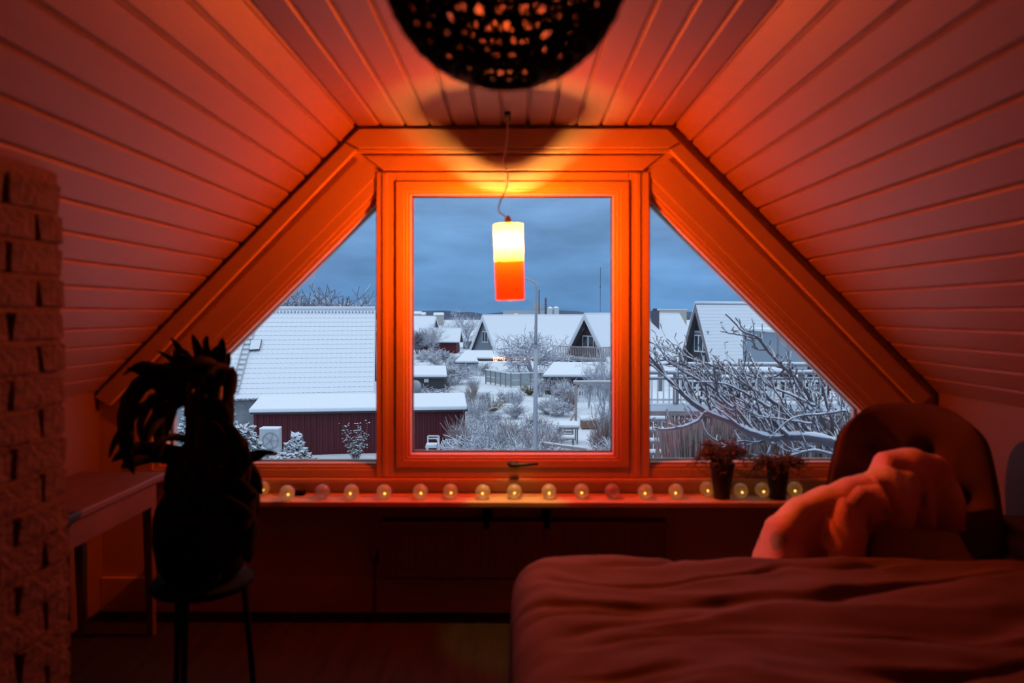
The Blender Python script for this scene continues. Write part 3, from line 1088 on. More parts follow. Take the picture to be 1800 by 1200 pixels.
# ---- fluffy blanket thrown over the chair
def fluffy():
    m = bpy.data.materials.new('blanket_plush')
    m.use_nodes = True
    t = m.node_tree
    b = t.nodes['Principled BSDF']
    b.inputs['Roughness'].default_value = .95
    b.inputs['Specular IOR Level'].default_value = .1
    b.inputs['Sheen Weight'].default_value = .4
    co = t.nodes.new('ShaderNodeTexCoord')
    n = t.nodes.new('ShaderNodeTexNoise'); n.inputs['Scale'].default_value = 7.0; n.inputs['Detail'].default_value = 1
    t.links.new(co.outputs['Object'], n.inputs['Vector'])
    r = t.nodes.new('ShaderNodeValToRGB')
    r.color_ramp.interpolation = 'EASE'
    e = r.color_ramp.elements
    e[0].position = .33; e[0].color = (.33, .30, .34, 1)
    e[1].position = .40; e[1].color = (.72, .34, .36, 1)
    for pos, c in ((.55, (.78, .44, .45, 1)), (.60, (.70, .48, .20, 1)), (.66, (.80, .55, .50, 1))):
        q = r.color_ramp.elements.new(pos); q.color = c
    t.links.new(n.outputs['Fac'], r.inputs[0]); t.links.new(r.outputs[0], b.inputs['Base Color'])
    n2 = t.nodes.new('ShaderNodeTexNoise'); n2.inputs['Scale'].default_value = 160
    t.links.new(co.outputs['Object'], n2.inputs['Vector'])
    bp = t.nodes.new('ShaderNodeBump'); bp.inputs['Strength'].default_value = .7; bp.inputs['Distance'].default_value = .01
    t.links.new(n2.outputs['Fac'], bp.inputs['Height']); t.links.new(bp.outputs[0], b.inputs['Normal'])
    MATS['blanket_plush'] = m


fluffy()


def bundle(m, path, seed):
    """Thick folded cloth along a path; path: (point, half width, half thickness)."""
    r = random.Random(seed)
    n, K = 40, 34
    P = [Vector(p[0]) for p in path]
    vs, fs = [], []
    ph = r.uniform(0, 6)
    for i in range(n + 1):
        t = i / n * (len(P) - 1)
        k = min(int(t), len(P) - 2)
        f = t - k
        p0, p1, p2, p3 = P[max(k - 1, 0)], P[k], P[k + 1], P[min(k + 2, len(P) - 1)]
        p = .5 * ((2 * p1) + (p2 - p0) * f + (2 * p0 - 5 * p1 + 4 * p2 - p3) * f * f + (3 * p1 - p0 - 3 * p2 + p3) * f ** 3)
        dv_ = ((p2 - p0) * .5 * (1 - f) + (p3 - p1) * .5 * f).normalized()
        w = path[k][1] * (1 - f) + path[k + 1][1] * f
        h = path[k][2] * (1 - f) + path[k + 1][2] * f
        en = min(1, (min(i, n - i) + .25) / 3.5) ** .5
        side = dv_.cross(Vector((0, 1, .2))).normalized()
        up = side.cross(dv_).normalized()
        for q in range(K):
            a = 2 * PI * q / K
            fold = 1 + .13 * math.sin(5 * a + ph + 2.2 * i / n) + .08 * math.sin(9 * a - 3 * i / n + ph) + .10 * noise.noise(Vector((q * .3, i * .12, seed)))
            vs.append(p + (side * math.cos(a) * w + up * math.sin(a) * h) * fold * en)
    for i in range(n):
        for q in range(K):
            q2 = (q + 1) % K
            fs.append((i * K + q, i * K + q2, (i + 1) * K + q2, (i + 1) * K + q))
    fs.append(tuple(range(K - 1, -1, -1)))
    fs.append(tuple(n * K + q for q in range(K)))
    m.add(vs, fs)




def flap(m, top, hem, d0, d1, folds, seed, back=.12):
    """Cloth thrown over something: comes up from behind, rolls over a top line and hangs in folds."""
    ns, ntt = 44, 26

    def curve(P, s_):
        t = s_ * (len(P) - 1)
        k = min(int(t), len(P) - 2)
        f = t - k
        f = f * f * (3 - 2 * f)
        return (P[k][0] + (P[k + 1][0] - P[k][0]) * (t - k), P[k][1] + (P[k + 1][1] - P[k][1]) * f)
    vs, fs = [], []
    for i in range(ns + 1):
        s_ = i / ns
        d = d0 + (d1 - d0) * s_
        T = at(*curve(top, s_), d)
        H = at(*curve(hem, s_), d)
        for j in range(ntt + 1):
            t = j / ntt
            wv = math.sin(folds * 2 * PI * s_ + seed + 1.5 * noise.noise(Vector((s_ * 3, t * 2, seed)))) + .5 * math.sin(folds * 5 * s_ + 2 * t + seed)
            if t < .25:
                q = t / .25
                p = T + Vector((0, .05 + back * (1 - q), -.14 * (1 - q) - .012))
            elif t < .45:
                q = (t - .25) / .2 * PI
                p = T + Vector((0, .05 * math.cos(q), .022 * math.sin(q) - .012))
            else:
                q = (t - .45) / .55
                p = T.lerp(H, q) + Vector((0, -.05 - .02 * math.sin(q * PI), -.012 * (1 - q)))
                p += Vector((.006 * wv * q, -.020 * wv * (.25 + q), 0))
            p.z += .006 * noise.noise(Vector((s_ * 6, t * 5, seed + 3)))
            vs.append(p)
    n = ntt + 1
    for i in range(ns):
        for j in range(ntt):
            a = i * n + j
            fs.append((a, a + 1, a + n + 1, a + n))
    m.add(vs, fs)


bl = MB()
flap(bl, [(1546, 842), (1556, 808), (1600, 800), (1645, 812), (1668, 850)], [(1550, 880), (1570, 900), (1610, 918), (1650, 925), (1664, 915)], 2.60, 2.66, 2.3, 1.0)
flap(bl, [(1524, 872), (1532, 842), (1562, 832), (1592, 838), (1612, 862)], [(1528, 900), (1538, 912), (1565, 914), (1594, 906), (1610, 885)], 2.54, 2.57, 1.6, 2.2)
flap(bl, [(1350, 1000), (1362, 922), (1408, 886), (1460, 866), (1500, 852), (1536, 846)], [(1346, 1010), (1380, 1015), (1420, 1012), (1470, 1000), (1505, 960), (1540, 900)], 2.50, 2.56, 2.6, 4.1)
flap(bl, [(1446, 965), (1456, 915), (1478, 884), (1508, 866), (1540, 858)], [(1462, 1010), (1482, 985), (1500, 940), (1520, 910), (1545, 890)], 2.46, 2.52, 1.3, 5.0, .05)
blk = bl.build('blanket', 'blanket_plush', smooth=True)
so = blk.modifiers.new('thick', 'SOLIDIFY'); so.thickness = .016; so.offset = 1
prop(blk, 'pink fluffy patterned blanket thrown over the armchair', 'blanket')

# ---- small cabinet at the right edge
q = at(1745, 904, 2.75)
cb = thing('cabinet', 'low pale cabinet against the right wall behind the bed', 'cabinet', ((q.x + XR) / 2, 2.58, 0))
mk(lambda m: m.box(q.x - .008, XR - .02, 2.42, 2.75, q.z - .02, q.z)).build('cabinet_top', 'table_wood', parent=cb, bevel=.004)
mk(lambda m: m.box(q.x + .005, XR - .022, 2.435, 2.745, .06, q.z - .0205)).build('body', 'table_wood', parent=cb, bevel=.004)
dr = mk(lambda m: m.box(q.x - .006, q.x + .0048, 2.45, 2.735, .10, q.z - .05)).build('door', 'table_wood', parent=cb, bevel=.003)
mk(lambda m: m.ball((q.x - .014, 2.48, .45), .011, 10, 6)).build('knob', 'brass', parent=dr, smooth=True)
for y in (2.445, 2.70):
    for x in (q.x + .01, XR - .055):
        mk(lambda m: m.box(x, x + .03, y, y + .03, 0, .0595)).build('foot', 'table_wood', parent=cb)

# ================================================================== OUTSIDE


def ground():
    m = MB()
    xs = [-160 + 320 * i / 120 for i in range(121)]
    ys = [6 + 2.2 * j for j in range(40)] + [95 + 12 * j for j in range(1, 46)]
    n = len(xs)
    vs = []
    for y in ys:
        k = max(1.0, y / 60)
        for x in xs:
            vs.append((x * k, y, ZG - .05 + .10 * noise.noise(Vector((x * .25, y * .25, 0))) + .04 * noise.noise(Vector((x * .9, y * .9, 4)))))
    fs = [(j * n + i, j * n + i + 1, (j + 1) * n + i + 1, (j + 1) * n + i) for j in range(len(ys) - 1) for i in range(n - 1)]
    return m.add(vs, fs)


prop(ground().build('snow_ground', 'snow_ground', smooth=True), kind='structure')


# ---- houses
class Frame2:
    def __init__(s, O, ang):
        s.O = Vector((O[0], O[1], 0))
        s.u = Vector((math.cos(ang), math.sin(ang), 0))
        s.v = Vector((-math.sin(ang), math.cos(ang), 0))

    def __call__(s, a, b, z):
        return s.O + s.u * a + s.v * b + Vector((0, 0, z))


def tile_roof(m, e0, e1, r0, r1, rows, cols, step=.05, wave=.03):
    """Snowed-in tile roof between eave e0-e1 and ridge r0-r1; uncovered tile edges show in the steps."""
    e0, e1, r0, r1 = (Vector(p) for p in (e0, e1, r0, r1))
    nrm = (e1 - e0).cross(r0 - e0).normalized()
    if nrm.z < 0: nrm = -nrm
    K = 4
    nc = cols * K
    prev = None
    for r in range(rows):
        lo, hi = [], []
        for i in range(nc + 1):
            s_ = i / nc
            A, B = e0.lerp(e1, s_), r0.lerp(r1, s_)
            ph = (i % K) / K
            wv = wave * (1 + math.cos(2 * PI * ph)) / 2
            lo.append(A.lerp(B, r / rows) + nrm * (step + wv))
            hi.append(A.lerp(B, (r + 1) / rows) + nrm * (.006 + wv * .8))
        k = len(m.v)
        m.add(lo + hi, [(i, i + 1, nc + 2 + i, nc + 1 + i) for i in range(nc)], 0)
        if prev is None:
            prev = [p - nrm * (step + wave + .06) for p in lo]
        k2 = len(m.v)
        m.v += prev + lo
        for i in range(nc):
            m.f.append((k2 + i, k2 + i + 1, k2 + nc + 2 + i, k2 + nc + 1 + i))
            m.m.append(1 if i % K == 0 else 0)
        prev = hi
    return m


def house(name, label, apex, ang, Lr, W, z_eave, wallmat, group=None, rows=0, colw=.3, over=.35, recess=.5, zg=ZG,
          barge='white_wood', windows=(), side=True, snow_t=.14, cat='house', flip=False, bargew=.22):
    ax = Vector(apex)
    P = Frame2((ax.x, ax.y), ang)
    zr = ax.z
    h = thing(name, label, cat, (ax.x, ax.y, zg), group)
    sl = (zr - z_eave) / W
    # gable wall (front) and back, side walls
    g0, g1 = recess, Lr - recess
    for a in (g0, g1):
        wi = W - .25
        pts = [P(a, -wi, zg), P(a, wi, zg), P(a, wi, zr - sl * wi - .05), P(a, 0, zr - .1), P(a, -wi, zr - sl * wi - .05)]
        MB().prism(pts, P.u * (.15 if a == g0 else -.15)).build('gable_wall', wallmat, parent=h)
    if side and z_eave - zg > .6:
        for b in (-(W - .3), W - .3):
            MB().prism([P(g0 + .16, b, zg), P(g1 - .16, b, zg), P(g1 - .16, b, z_eave + .12), P(g0 + .16, b, z_eave + .12)], P.v * (.12 if b < 0 else -.12)).build('side_wall', wallmat, parent=h)
    # roof slopes
    for sgn in (-1, 1):
        e0, e1, r0, r1 = P(0, sgn * W, z_eave), P(Lr, sgn * W, z_eave), P(0, 0, zr), P(Lr, 0, zr)
        nr = (P.v * sgn * (zr - z_eave) + Vector((0, 0, W))).normalized()
        core = MB().prism([e0, e1, r1, r0], -nr * .10)
        core.build('roof_deck', 'roof_under', parent=h)
        if rows and sgn < 0:
            t = tile_roof(MB(), e0 + nr * .02, e1 + nr * .02, r0 + nr * .02, r1 + nr * .02, rows, int(Lr / colw), .022, .016)
            t.build('roof_tiles', ['snow', 'tile_edge'], parent=h)['kind'] = 'stuff'
        else:
            MB().prism([e0 + nr * .005, e1 + nr * .005, r1 + nr * .005, r0 + nr * .005], nr * snow_t).build('roof_snow', 'snow', parent=h, bevel=.04)
    mk(lambda m: m.tube([P(0, 0, zr + snow_t * .8), P(Lr, 0, zr + snow_t * .8)], .10, 8)).build('ridge_cap', 'snow', parent=h, smooth=True)
    # barge boards on both verges of the front gable
    for a in (-.03, Lr - .01):
        for sgn in (-1, 1):
            e, r = P(a, sgn * W, z_eave), P(a, 0, zr)
            dn = Vector((0, 0, -bargew - .03))
            up = Vector((0, 0, .03))
            MB().prism([e + up, r + up, r + dn * 1.3, e + dn * 1.3], P.u * .04).build('bargeboard', barge, parent=h)
    for (b0, b1, z0, z1, n) in windows:
        wo = MB()
        wo.prism([P(g0 - .05, b0, z0), P(g0 - .05, b1, z0), P(g0 - .05, b1, z1), P(g0 - .05, b0, z1)], P.u * .08)
        wf = wo.build('window', 'white_wood', parent=h)
        for k in range(n):
            w_ = (b1 - b0) / n
            c0, c1 = b0 + w_ * k + abs(w_) * .13 * (1 if w_ > 0 else -1), b0 + w_ * (k + 1) - abs(w_) * .13 * (1 if w_ > 0 else -1)
            MB().prism([P(g0 - .062, c0, z0 + .12), P(g0 - .062, c1, z0 + .12), P(g0 - .062, c1, z1 - .12), P(g0 - .062, c0, z1 - .12)], P.u * .02).build('pane', 'window_dark', parent=wf)
    return h, P


# the long tiled roof in the left pane: its right gable end comes first in local terms
rr = at(659, 545, 35.5)
ang = math.radians(10)
LL = 15.0
O = Vector((rr.x, rr.y, rr.z)) - Vector((math.cos(ang), math.sin(ang), 0)) * LL
h1, P1 = house('tiled_house', 'house with long snow-covered tile roof seen in the left pane', (O.x, O.y, rr.z), ang, LL, 4.15, at(655, 698, 31.4).z,
               'grey_brick', rows=19, colw=.21, recess=.45, snow_t=.1)
# snow guards along ridge and eave: short dark studs
sg = MB()
ze = at(655, 698, 31.4).z
for k in range(96):
    a = .1 + k * (LL - .2) / 95
    sg.obox(Matrix.Translation(P1(a, -4.17, ze + .0)) @ Matrix.Rotation(ang, 4, 'Z'), -.035, .035, -.03, .04, -.02, .055)
    sg.obox(Matrix.Translation(P1(a, -.22, rr.z - .10)) @ Matrix.Rotation(ang, 4, 'Z'), -.03, .03, -.03, .03, -.02, .05)
sg.build('tile_ends', 'tile_edge', parent=h1)['kind'] = 'stuff'


def on_roof(px, py):
    """Point of the near slope of the tiled house at a pixel (plane intersection)."""
    p0 = P1(0, -4.15, ze)
    n = (P1.v * -1 * (rr.z - ze) + Vector((0, 0, 4.15))).normalized()
    d = _R @ Vector((px - 900, 600 - py, -F))
    t = (p0 - CAM).dot(n) / d.dot(n)
    return CAM + d * t + n * .09, n


ladder = thing('roof_ladder', 'thin metal roof ladder lying on the snowy tile roof', 'ladder', on_roof(415, 680)[0])
lp = [on_roof(404, 695)[0], on_roof(446, 545)[0]]
lq = [on_roof(418, 695)[0], on_roof(458, 545)[0]]
for a in (lp, lq):
    MB().bar(a[0], a[1], .035, .04).build('rail', 'metal_grey', parent=ladder)
for k in range(17):
    t = (k + .5) / 17
    MB().bar(lp[0].lerp(lp[1], t), lq[0].lerp(lq[1], t), .04, .04).build('rung', 'metal_grey', parent=ladder)
ht = [on_roof(x, y) for x, y in ((438, 619), (457, 618), (461, 600), (442, 601))]
hatch = thing('roof_hatch', 'square roof hatch with snowy lid beside the roof ladder', 'roof hatch', ht[0][0])
MB().prism([p for p, n in ht], ht[0][1] * .05).build('hatch_frame', 'dark_wall', parent=hatch)
MB().prism([p.lerp(sum((a for a, _ in ht), Vector()) / 4, .08) + n * .045 for p, n in ht], ht[0][1] * .02).build('hatch_lid', 'snow', parent=hatch)

# red shed in front of it
s0, s1 = at(440, 727, 28.6), at(822, 717.5, 29.6)
shd = thing('red_shed', 'long dark red board shed with flat snowy roof in front of the tiled house', 'shed', ((s0.x + s1.x) / 2, 29.1, ZG))
du = Vector((s1.x - s0.x, s1.y - s0.y, 0))
Ls = du.length
PS = Frame2((s0.x, s0.y), math.atan2(du.y, du.x))
zt = (s0.z + s1.z) / 2
wl = MB()
nb = int(Ls / .115)
for k in range(nb):
    a0 = .14 + k * (Ls - .28) / nb
    wl.prism([PS(a0, .12 + (k % 2) * .022, ZG - .1), PS(a0 + (Ls - .28) / nb * .93, .12 + (k % 2) * .022, ZG - .1), PS(a0 + (Ls - .28) / nb * .93, .12 + (k % 2) * .022, zt - .1), PS(a0, .12 + (k % 2) * .022, zt - .1)], PS.v * .05)
wl.build('board_cladding', 'red_boards', parent=shd)['kind'] = 'stuff'
DS = 2.1
MB().prism([PS(.15, .17, ZG - .1), PS(Ls - .15, .17, ZG - .1), PS(Ls - .15, .17, zt - .1), PS(.15, .17, zt - .1)], PS.v * (DS - .3)).build('shed_body', 'red_boards', parent=shd)
for a in (.10, Ls - .22):
    MB().prism([PS(a, .09, ZG - .1), PS(a + .12, .09, ZG - .1), PS(a + .12, .09, zt - .1), PS(a, .09, zt - .1)], PS.v * .1).build('corner_board', 'red_boards', parent=shd)
zb = zt + .32
MB().prism([PS(0, -.02, zt - .07), PS(Ls, -.02, zt - .07), PS(Ls, DS, zb - .07), PS(0, DS, zb - .07)], (0, 0, .06)).build('roof_deck', 'roof_under', parent=shd)
MB().prism([PS(-.05, -.06, zt - .008), PS(Ls - .02, -.06, zt - .008), PS(Ls - .02, DS, zb - .008), PS(-.05, DS, zb - .008)], (0, 0, .16)).build('roof_snow', 'snow', parent=shd, bevel=.05)
MB().prism([PS(0, -.05, zt - .07), PS(Ls, -.05, zt - .07), PS(Ls, -.05, zt - .02), PS(0, -.05, zt - .02)], PS.v * .03).build('fascia', 'dark_wall', parent=shd)

# heat pump
hp = gp(478, 812)
hp = at(478, 790, 27.2)
hpz = ZG
hx_, hy_ = hp.x, 27.2
hpo = thing('heat_pump', 'pale heat pump unit with round fan beside the red shed', 'heat pump', (hx_, hy_, hpz))
w_ = 34 * 27.2 / F / 2
ztop = at(478, 755, 27.2).z
mk(lambda m: m.box(hx_ - w_ * 1.3, hx_ + w_ * .75, hy_, hy_ + .35, ztop - .85, ztop)).build('body', 'heat_pump', parent=hpo, bevel=.02)
mk(lambda m: m.tube([(hx_ - .05 + .30 * math.cos(t), hy_ - .015, ztop - .42 + .30 * math.sin(t)) for t in [2 * PI * k / 24 for k in range(25)]], .022, 6)).build('fan_ring', 'tile_edge', parent=hpo, smooth=True)
for k in range(5):
    a = 2 * PI * k / 5
    mk(lambda m: m.bar((hx_ - .05, hy_ - .01, ztop - .42), (hx_ - .05 + .27 * math.cos(a), hy_ - .01, ztop - .42 + .27 * math.sin(a)), .03, .07, up=(0, 1, 0))).build('fan_blade', 'metal_grey', parent=hpo)
mk(lambda m: m.box(hx_ - w_ * 1.3, hx_ + w_ * .75, hy_ - .03, hy_ + .38, ztop + .001, ztop + .07)).build('snow_cap', 'snow', parent=hpo, bevel=.03)
for x in (hx_ - .3, hx_ + .18):
    mk(lambda m: m.box(x, x + .08, hy_ + .03, hy_ + .32, ZG - .1, ztop - .851)).build('foot', 'metal_grey', parent=hpo)

# white step stool by the shed
sx0, sx1 = at(749, 797, 28.2).x, at(771, 797, 28.2).x
stz = at(760, 769, 28.2).z
stl = thing('garden_chair', 'small white slatted garden chair standing by the red shed wall', 'chair', ((sx0 + sx1) / 2, 28.3, ZG))
for x in (sx0, sx1 - .05):
    mk(lambda m: m.box(x, x + .05, 28.55, 28.60, ZG - .05, stz)).build('leg', 'white_wood', parent=stl)
    mk(lambda m: m.box(x, x + .05, 28.15, 28.20, ZG - .05, ZG + .36)).build('leg', 'white_wood', parent=stl)
for z in (stz - .12, stz - .02):
    mk(lambda m: m.box(sx0 + .03, sx1 - .03, 28.56, 28.59, z, z + .05)).build('back_slat', 'white_wood', parent=stl)
mk(lambda m: m.box(sx0 - .02, sx1 + .02, 28.12, 28.56, ZG + .36, ZG + .42)).build('seat', 'white_wood', parent=stl)
mk(lambda m: m.box(sx0 - .01, sx1 + .01, 28.13, 28.54, ZG + .421, ZG + .50)).build('snow_cap', 'snow', parent=stl, bevel=.03)

# satellite dish
sd = at(728, 681, 33.5)
dish = thing('satellite_dish', 'grey satellite dish behind the red shed roof', 'satellite dish', (sd.x, sd.y, ZG))
Md = Matrix.Translation(sd) @ Euler((math.radians(78), 0, math.radians(-22))).to_matrix().to_4x4()
mk(lambda m: m.lathe([(0.001, .0), (.12, -.008), (.24, -.03), (.34, -.07), (.355, -.07), (.25, -.02), (.12, .005), (.001, .012)], 26, Md)).build('dish', 'metal_grey', parent=dish, smooth=True)
mk(lambda m: m.tube([(sd.x, sd.y + .06, ZG - .1), (sd.x, sd.y + .06, sd.z)], .03, 8)).build('mast', 'metal_grey', parent=dish, smooth=True)
mk(lambda m: m.bar(Md @ Vector((0, -.30, 0)), Md @ Vector((0, -.1, -.45)), .03, .03)).build('feed_arm', 'metal_grey', parent=dish)

# ---- other houses
a_ = at(848, 556, 93)
hJ, PJ = house('gabled_house', 'grey gabled house with small white window and big snowy roof', a_, math.radians(30), 16, 3.75, at(848, 619, 93).z, 'grey_wall',
               windows=[(.75, -.75, at(848, 602, 93).z, at(848, 582, 93).z, 2)], recess=.4, bargew=.4, snow_t=.2)
# low annexe before it
aL, aR = at(812, 629, 86), at(1015, 629, 86)
an = thing('annexe', 'long low grey annexe with snowy flat roof before the grey gabled house', 'annexe', ((aL.x + aR.x) / 2, 86, ZG))
mk(lambda m: m.box(aL.x + .3, aR.x - .3, 86.3, 89, ZG - .2, aL.z - .1)).build('wall', 'grey_wall', parent=an)
MB().prism([(aL.x, 85.9, aL.z - .1), (aR.x, 85.9, aR.z - .1), (aR.x, 90.5, aR.z + .45), (aL.x, 90.5, aL.z + .45)], (0, 0, .25)).build('roof_snow', 'snow', parent=an, bevel=.06)
mk(lambda m: m.box(aL.x, aR.x, 85.85, 85.95, aL.z - .3, aL.z - .08)).build('fascia', 'dark_wall', parent=an)
fl = thing('fairy_lights', 'warm icicle fairy lights glowing under the annexe eave', 'fairy lights', at(902, 630, 85.6))
rnd = random.Random(9)
bulbs, wires = MB(), MB()
x0_, x1_ = at(868, 626, 85.6), at(934, 626, 85.6)
wires.bar(x0_, x1_, .02, .02)
for k in range(26):
    p = x0_.lerp(x1_, k / 25)
    n = rnd.choice((2, 3, 4, 5, 3))
    wires.bar(p, p - Vector((0, 0, .14 * n)), .012, .012)
    for j in range(n):
        bulbs.ball(p + Vector((rnd.uniform(-.05, .05), -.02, -.14 * (j + .6))), .062, 5, 4)
wires.build('wire', 'dark_wall', parent=fl)
bulbs.build('tiny_bulbs', 'fairy_glow', parent=fl)['kind'] = 'stuff'

a_ = at(1027, 554, 76)
zrO = a_.z
hO, PO = house('a_frame_house', 'brown A-frame house with snowy roof and gable balcony', a_, math.radians(40), 15.5, 3.55, at(1027, 643, 76).z, 'brown_wall',
               windows=[(1.1, -.55, at(1027, 611, 76).z, at(1027, 590, 76).z, 2), (-.75, -1.35, at(1027, 611, 76).z, at(1027, 592, 76).z, 1)],
               recess=.9, bargew=.30, side=False, snow_t=.2, rows=0)
# round disc high on the brown gable
dc = PO(.8, 1.15, at(1027, 576, 76).z)
mk(lambda m: m.lathe([(0, 0), (.42, 0), (.42, .08), (0, .08)], 18, Matrix.Translation(dc) @ Matrix.Rotation(math.radians(40), 4, 'Z') @ Matrix.Rotation(-PI / 2, 4, 'Y'))).build('gable_vent', 'metal_grey', parent=hO)
# balcony
bz_ = at(1027, 631, 75).z
MB().prism([PO(-1.3, 3.4, bz_ - .18), PO(-1.3, -3.0, bz_ - .18), PO(.85, -3.0, bz_ - .18), PO(.85, 3.4, bz_ - .18)], (0, 0, .18)).build('balcony_deck', 'grey_wood', parent=hO)
MB().prism([PO(-1.25, 3.35, bz_), PO(-1.25, -2.95, bz_), PO(.85, -2.95, bz_), PO(.85, 3.35, bz_)], (0, 0, .12)).build('balcony_snow', 'snow', parent=hO)
rt = bz_ + 1.25
MB().bar(PO(-1.3, 3.45, rt), PO(-1.3, -3.05, rt), .16, .10).build('balcony_rail', 'pale_wood', parent=hO)
MB().bar(PO(-1.3, -3.05, rt), PO(.8, -3.05, rt), .16, .10).build('balcony_rail', 'pale_wood', parent=hO)
bal = MB()
for k in range(27):
    b = 3.4 - k * 6.4 / 26
    bal.bar(PO(-1.3, b, bz_), PO(-1.3, b, rt), .09, .09)
for k in range(9):
    bal.bar(PO(-1.2 + k * .22, -3.05, bz_), PO(-1.2 + k * .22, -3.05, rt), .09, .09)
bal.build('balcony_balusters', 'pale_wood', parent=hO)['kind'] = 'stuff'
for b in (3.2, -2.8):
    MB().bar(PO(-1.1, b, ZG - .1), PO(-1.1, b, bz_ - .18), .18, .18).build('balcony_post', 'grey_wood', parent=hO)
# chimney on its near slope
ck = at(1151, 568, 82)
mk(lambda m: m.box(ck.x - .42, ck.x + .42, ck.y - .4, ck.y + .4, at(1151, 584, 82).z - .6, at(1151, 546, 82).z)).build('chimney', 'far_dark', parent=hO)
mk(lambda m: m.box(ck.x - .2, ck.x + .2, ck.y - .2, ck.y + .2, at(1151, 546, 82).z, at(1151, 542, 82).z)).build('chimney_cap', 'far_dark', parent=hO)

a_ = at(1222, 534, 60)
hR, PR = house('a_frame_house', 'weathered grey A-frame house with small-paned gable window behind the deck', a_, math.radians(20), 6.6, 2.75, at(1222, 664, 60).z, 'dark_wall',
               windows=[(.85, -1.0, at(1222, 619, 60).z, at(1222, 588, 60).z, 3)], rows=22, colw=.28, recess=.55, barge='grey_wood', bargew=.45, side=False)
MB().prism([PR(.5, .75, at(1222, 586, 60).z), PR(.5, -1.2, at(1222, 586, 60).z), PR(.5, -1.2, at(1222, 581, 60).z), PR(.5, .75, at(1222, 581, 60).z)], PR.u * -.06).build('lintel', 'blue_grey_wall', parent=hR)

qx0, qx1 = at(1366, 640, 46).x, at(1520, 640, 46).x
hq = thing('flat_house', 'pale blue-grey flat house wall at the far right behind the deck', 'house', ((qx0 + qx1) / 2, 46, ZG))
qz = at(1366, 584, 46).z
mk(lambda m: m.box(qx0, qx1, 46, 53, ZG, qz)).build('wall', 'blue_grey_wall', parent=hq)
mk(lambda m: m.box(qx0 - .05, qx0 + .06, 45.95, 46.0, ZG, qz)).build('corner_board', 'grey_wood', parent=hq)
mk(lambda m: m.box(at(1384, 640, 46).x, at(1385.5, 640, 46).x, 45.96, 46.0, ZG, qz)).build('panel_joint', 'grey_wood', parent=hq)
mk(lambda m: m.box(qx0 - .3, qx1 + .3, 45.7, 53.3, qz, qz + .18)).build('roof_snow', 'snow', parent=hq, bevel=.05)
gx0, gx1 = at(1232, 690, 25.5).x, at(1540, 690, 25.5).x
gh = thing('garden_room', 'low dark garden room with snowy roof behind the deck railings', 'building', ((gx0 + gx1) / 2, 25.5, ZG))
gz = at(1300, 667, 25.5).z
mk(lambda m: m.box(gx0, gx1, 25.5, 28.5, ZG, gz - .1)).build('wall', 'brown_wall', parent=gh)
mk(lambda m: m.box(gx0 - .2, gx1 + .2, 25.3, 28.7, gz - .1, gz + .05)).build('roof_snow', 'snow', parent=gh, bevel=.04)
for k in range(7):
    x = gx0 + .4 + k * (gx1 - gx0 - .8) / 6
    mk(lambda m: m.box(x - .05, x + .05, 25.45, 25.499, ZG, gz - .1)).build('wall_post', 'white_wood', parent=gh)

a_ = at(722, 558, 118)
house('snowy_house', 'distant house with large white roof at the left of the centre pane', (a_.x - 4, a_.y, a_.z), math.radians(-6), 8.2, 5.2, at(740, 604, 112).z, 'pale_wall', snow_t=.25)
a_ = at(811, 579, 104)
O = Vector(a_) - Vector((math.cos(math.radians(-3)), math.sin(math.radians(-3)), 0)) * 6.0
house('red_house', 'small red house with snowy roof behind bare trees', (O.x, O.y, a_.z), math.radians(-3), 6.0, 2.2, at(780, 602, 102).z, 'red_boards', bargew=.2, snow_t=.2)
a_ = at(846, 575, 118)
house('small_outbuilding', 'small snowy-roofed building peeking out left of the grey gable', (a_.x - 3.2, a_.y, a_.z), 0, 4.2, 3.0, at(830, 600, 116).z, 'grey_wall', snow_t=.2)


def flat_shed(name, label, px0, px1, pyr, pyb, depth, wallmat, d=None, pitch=.3, over=.2, zb_=None, right_slant=0.0):
    y = d or gp((px0 + px1) / 2, pyb).y
    a, b = at(px0, pyr, y), at(px1, pyr, y)
    z = a.z
    t = thing(name, label, 'shed', ((a.x + b.x) / 2, y, ZG))
    mk(lambda m: m.box(a.x + over, b.x - over, y + over, y + depth, ZG - .2, z - .12)).build('wall', wallmat, parent=t)
    MB().prism([(a.x, y, z - .12), (b.x, y, z - .12), (b.x - right_slant, y + depth + over, z - .12 + pitch), (a.x + right_slant, y + depth + over, z - .12 + pitch)], (0, 0, .10)).build('roof_deck', 'roof_under', parent=t)
    MB().prism([(a.x, y - .03, z - .018), (b.x, y - .03, z - .018), (b.x - right_slant, y + depth + over, z - .018 + pitch), (a.x + right_slant, y + depth + over, z - .018 + pitch)], (0, 0, .18)).build('roof_snow', 'snow', parent=t, bevel=.05)
    return t, a, b, y, z


t, a, b, y, z = flat_shed('dark_shed', 'low dark shed with snowy roof above the red shed', 690, 786, 662, 684, 4.0, 'dark_wall', d=52, pitch=.35, right_slant=.5)
mk(lambda m: m.box(at(745, 670, 52).x, at(753, 670, 52).x, 52.1, 52.2, at(745, 672, 52).z, at(745, 666, 52).z)).build('window', 'pale_wall', parent=t)
flat_shed('white_shed', 'small pale shed with snowy roof below the grey gabled house', 800, 841, 637, 660, 3.0, 'pale_wall', d=66, pitch=.75, right_slant=.7)
t, a, b, y, z = flat_shed('brown_shed', 'dark brown shed with hipped snowy roof below the A-frame balcony', 954, 1100, 662, 694, 3.6, 'brown_wall', d=50, pitch=.6, right_slant=.9)

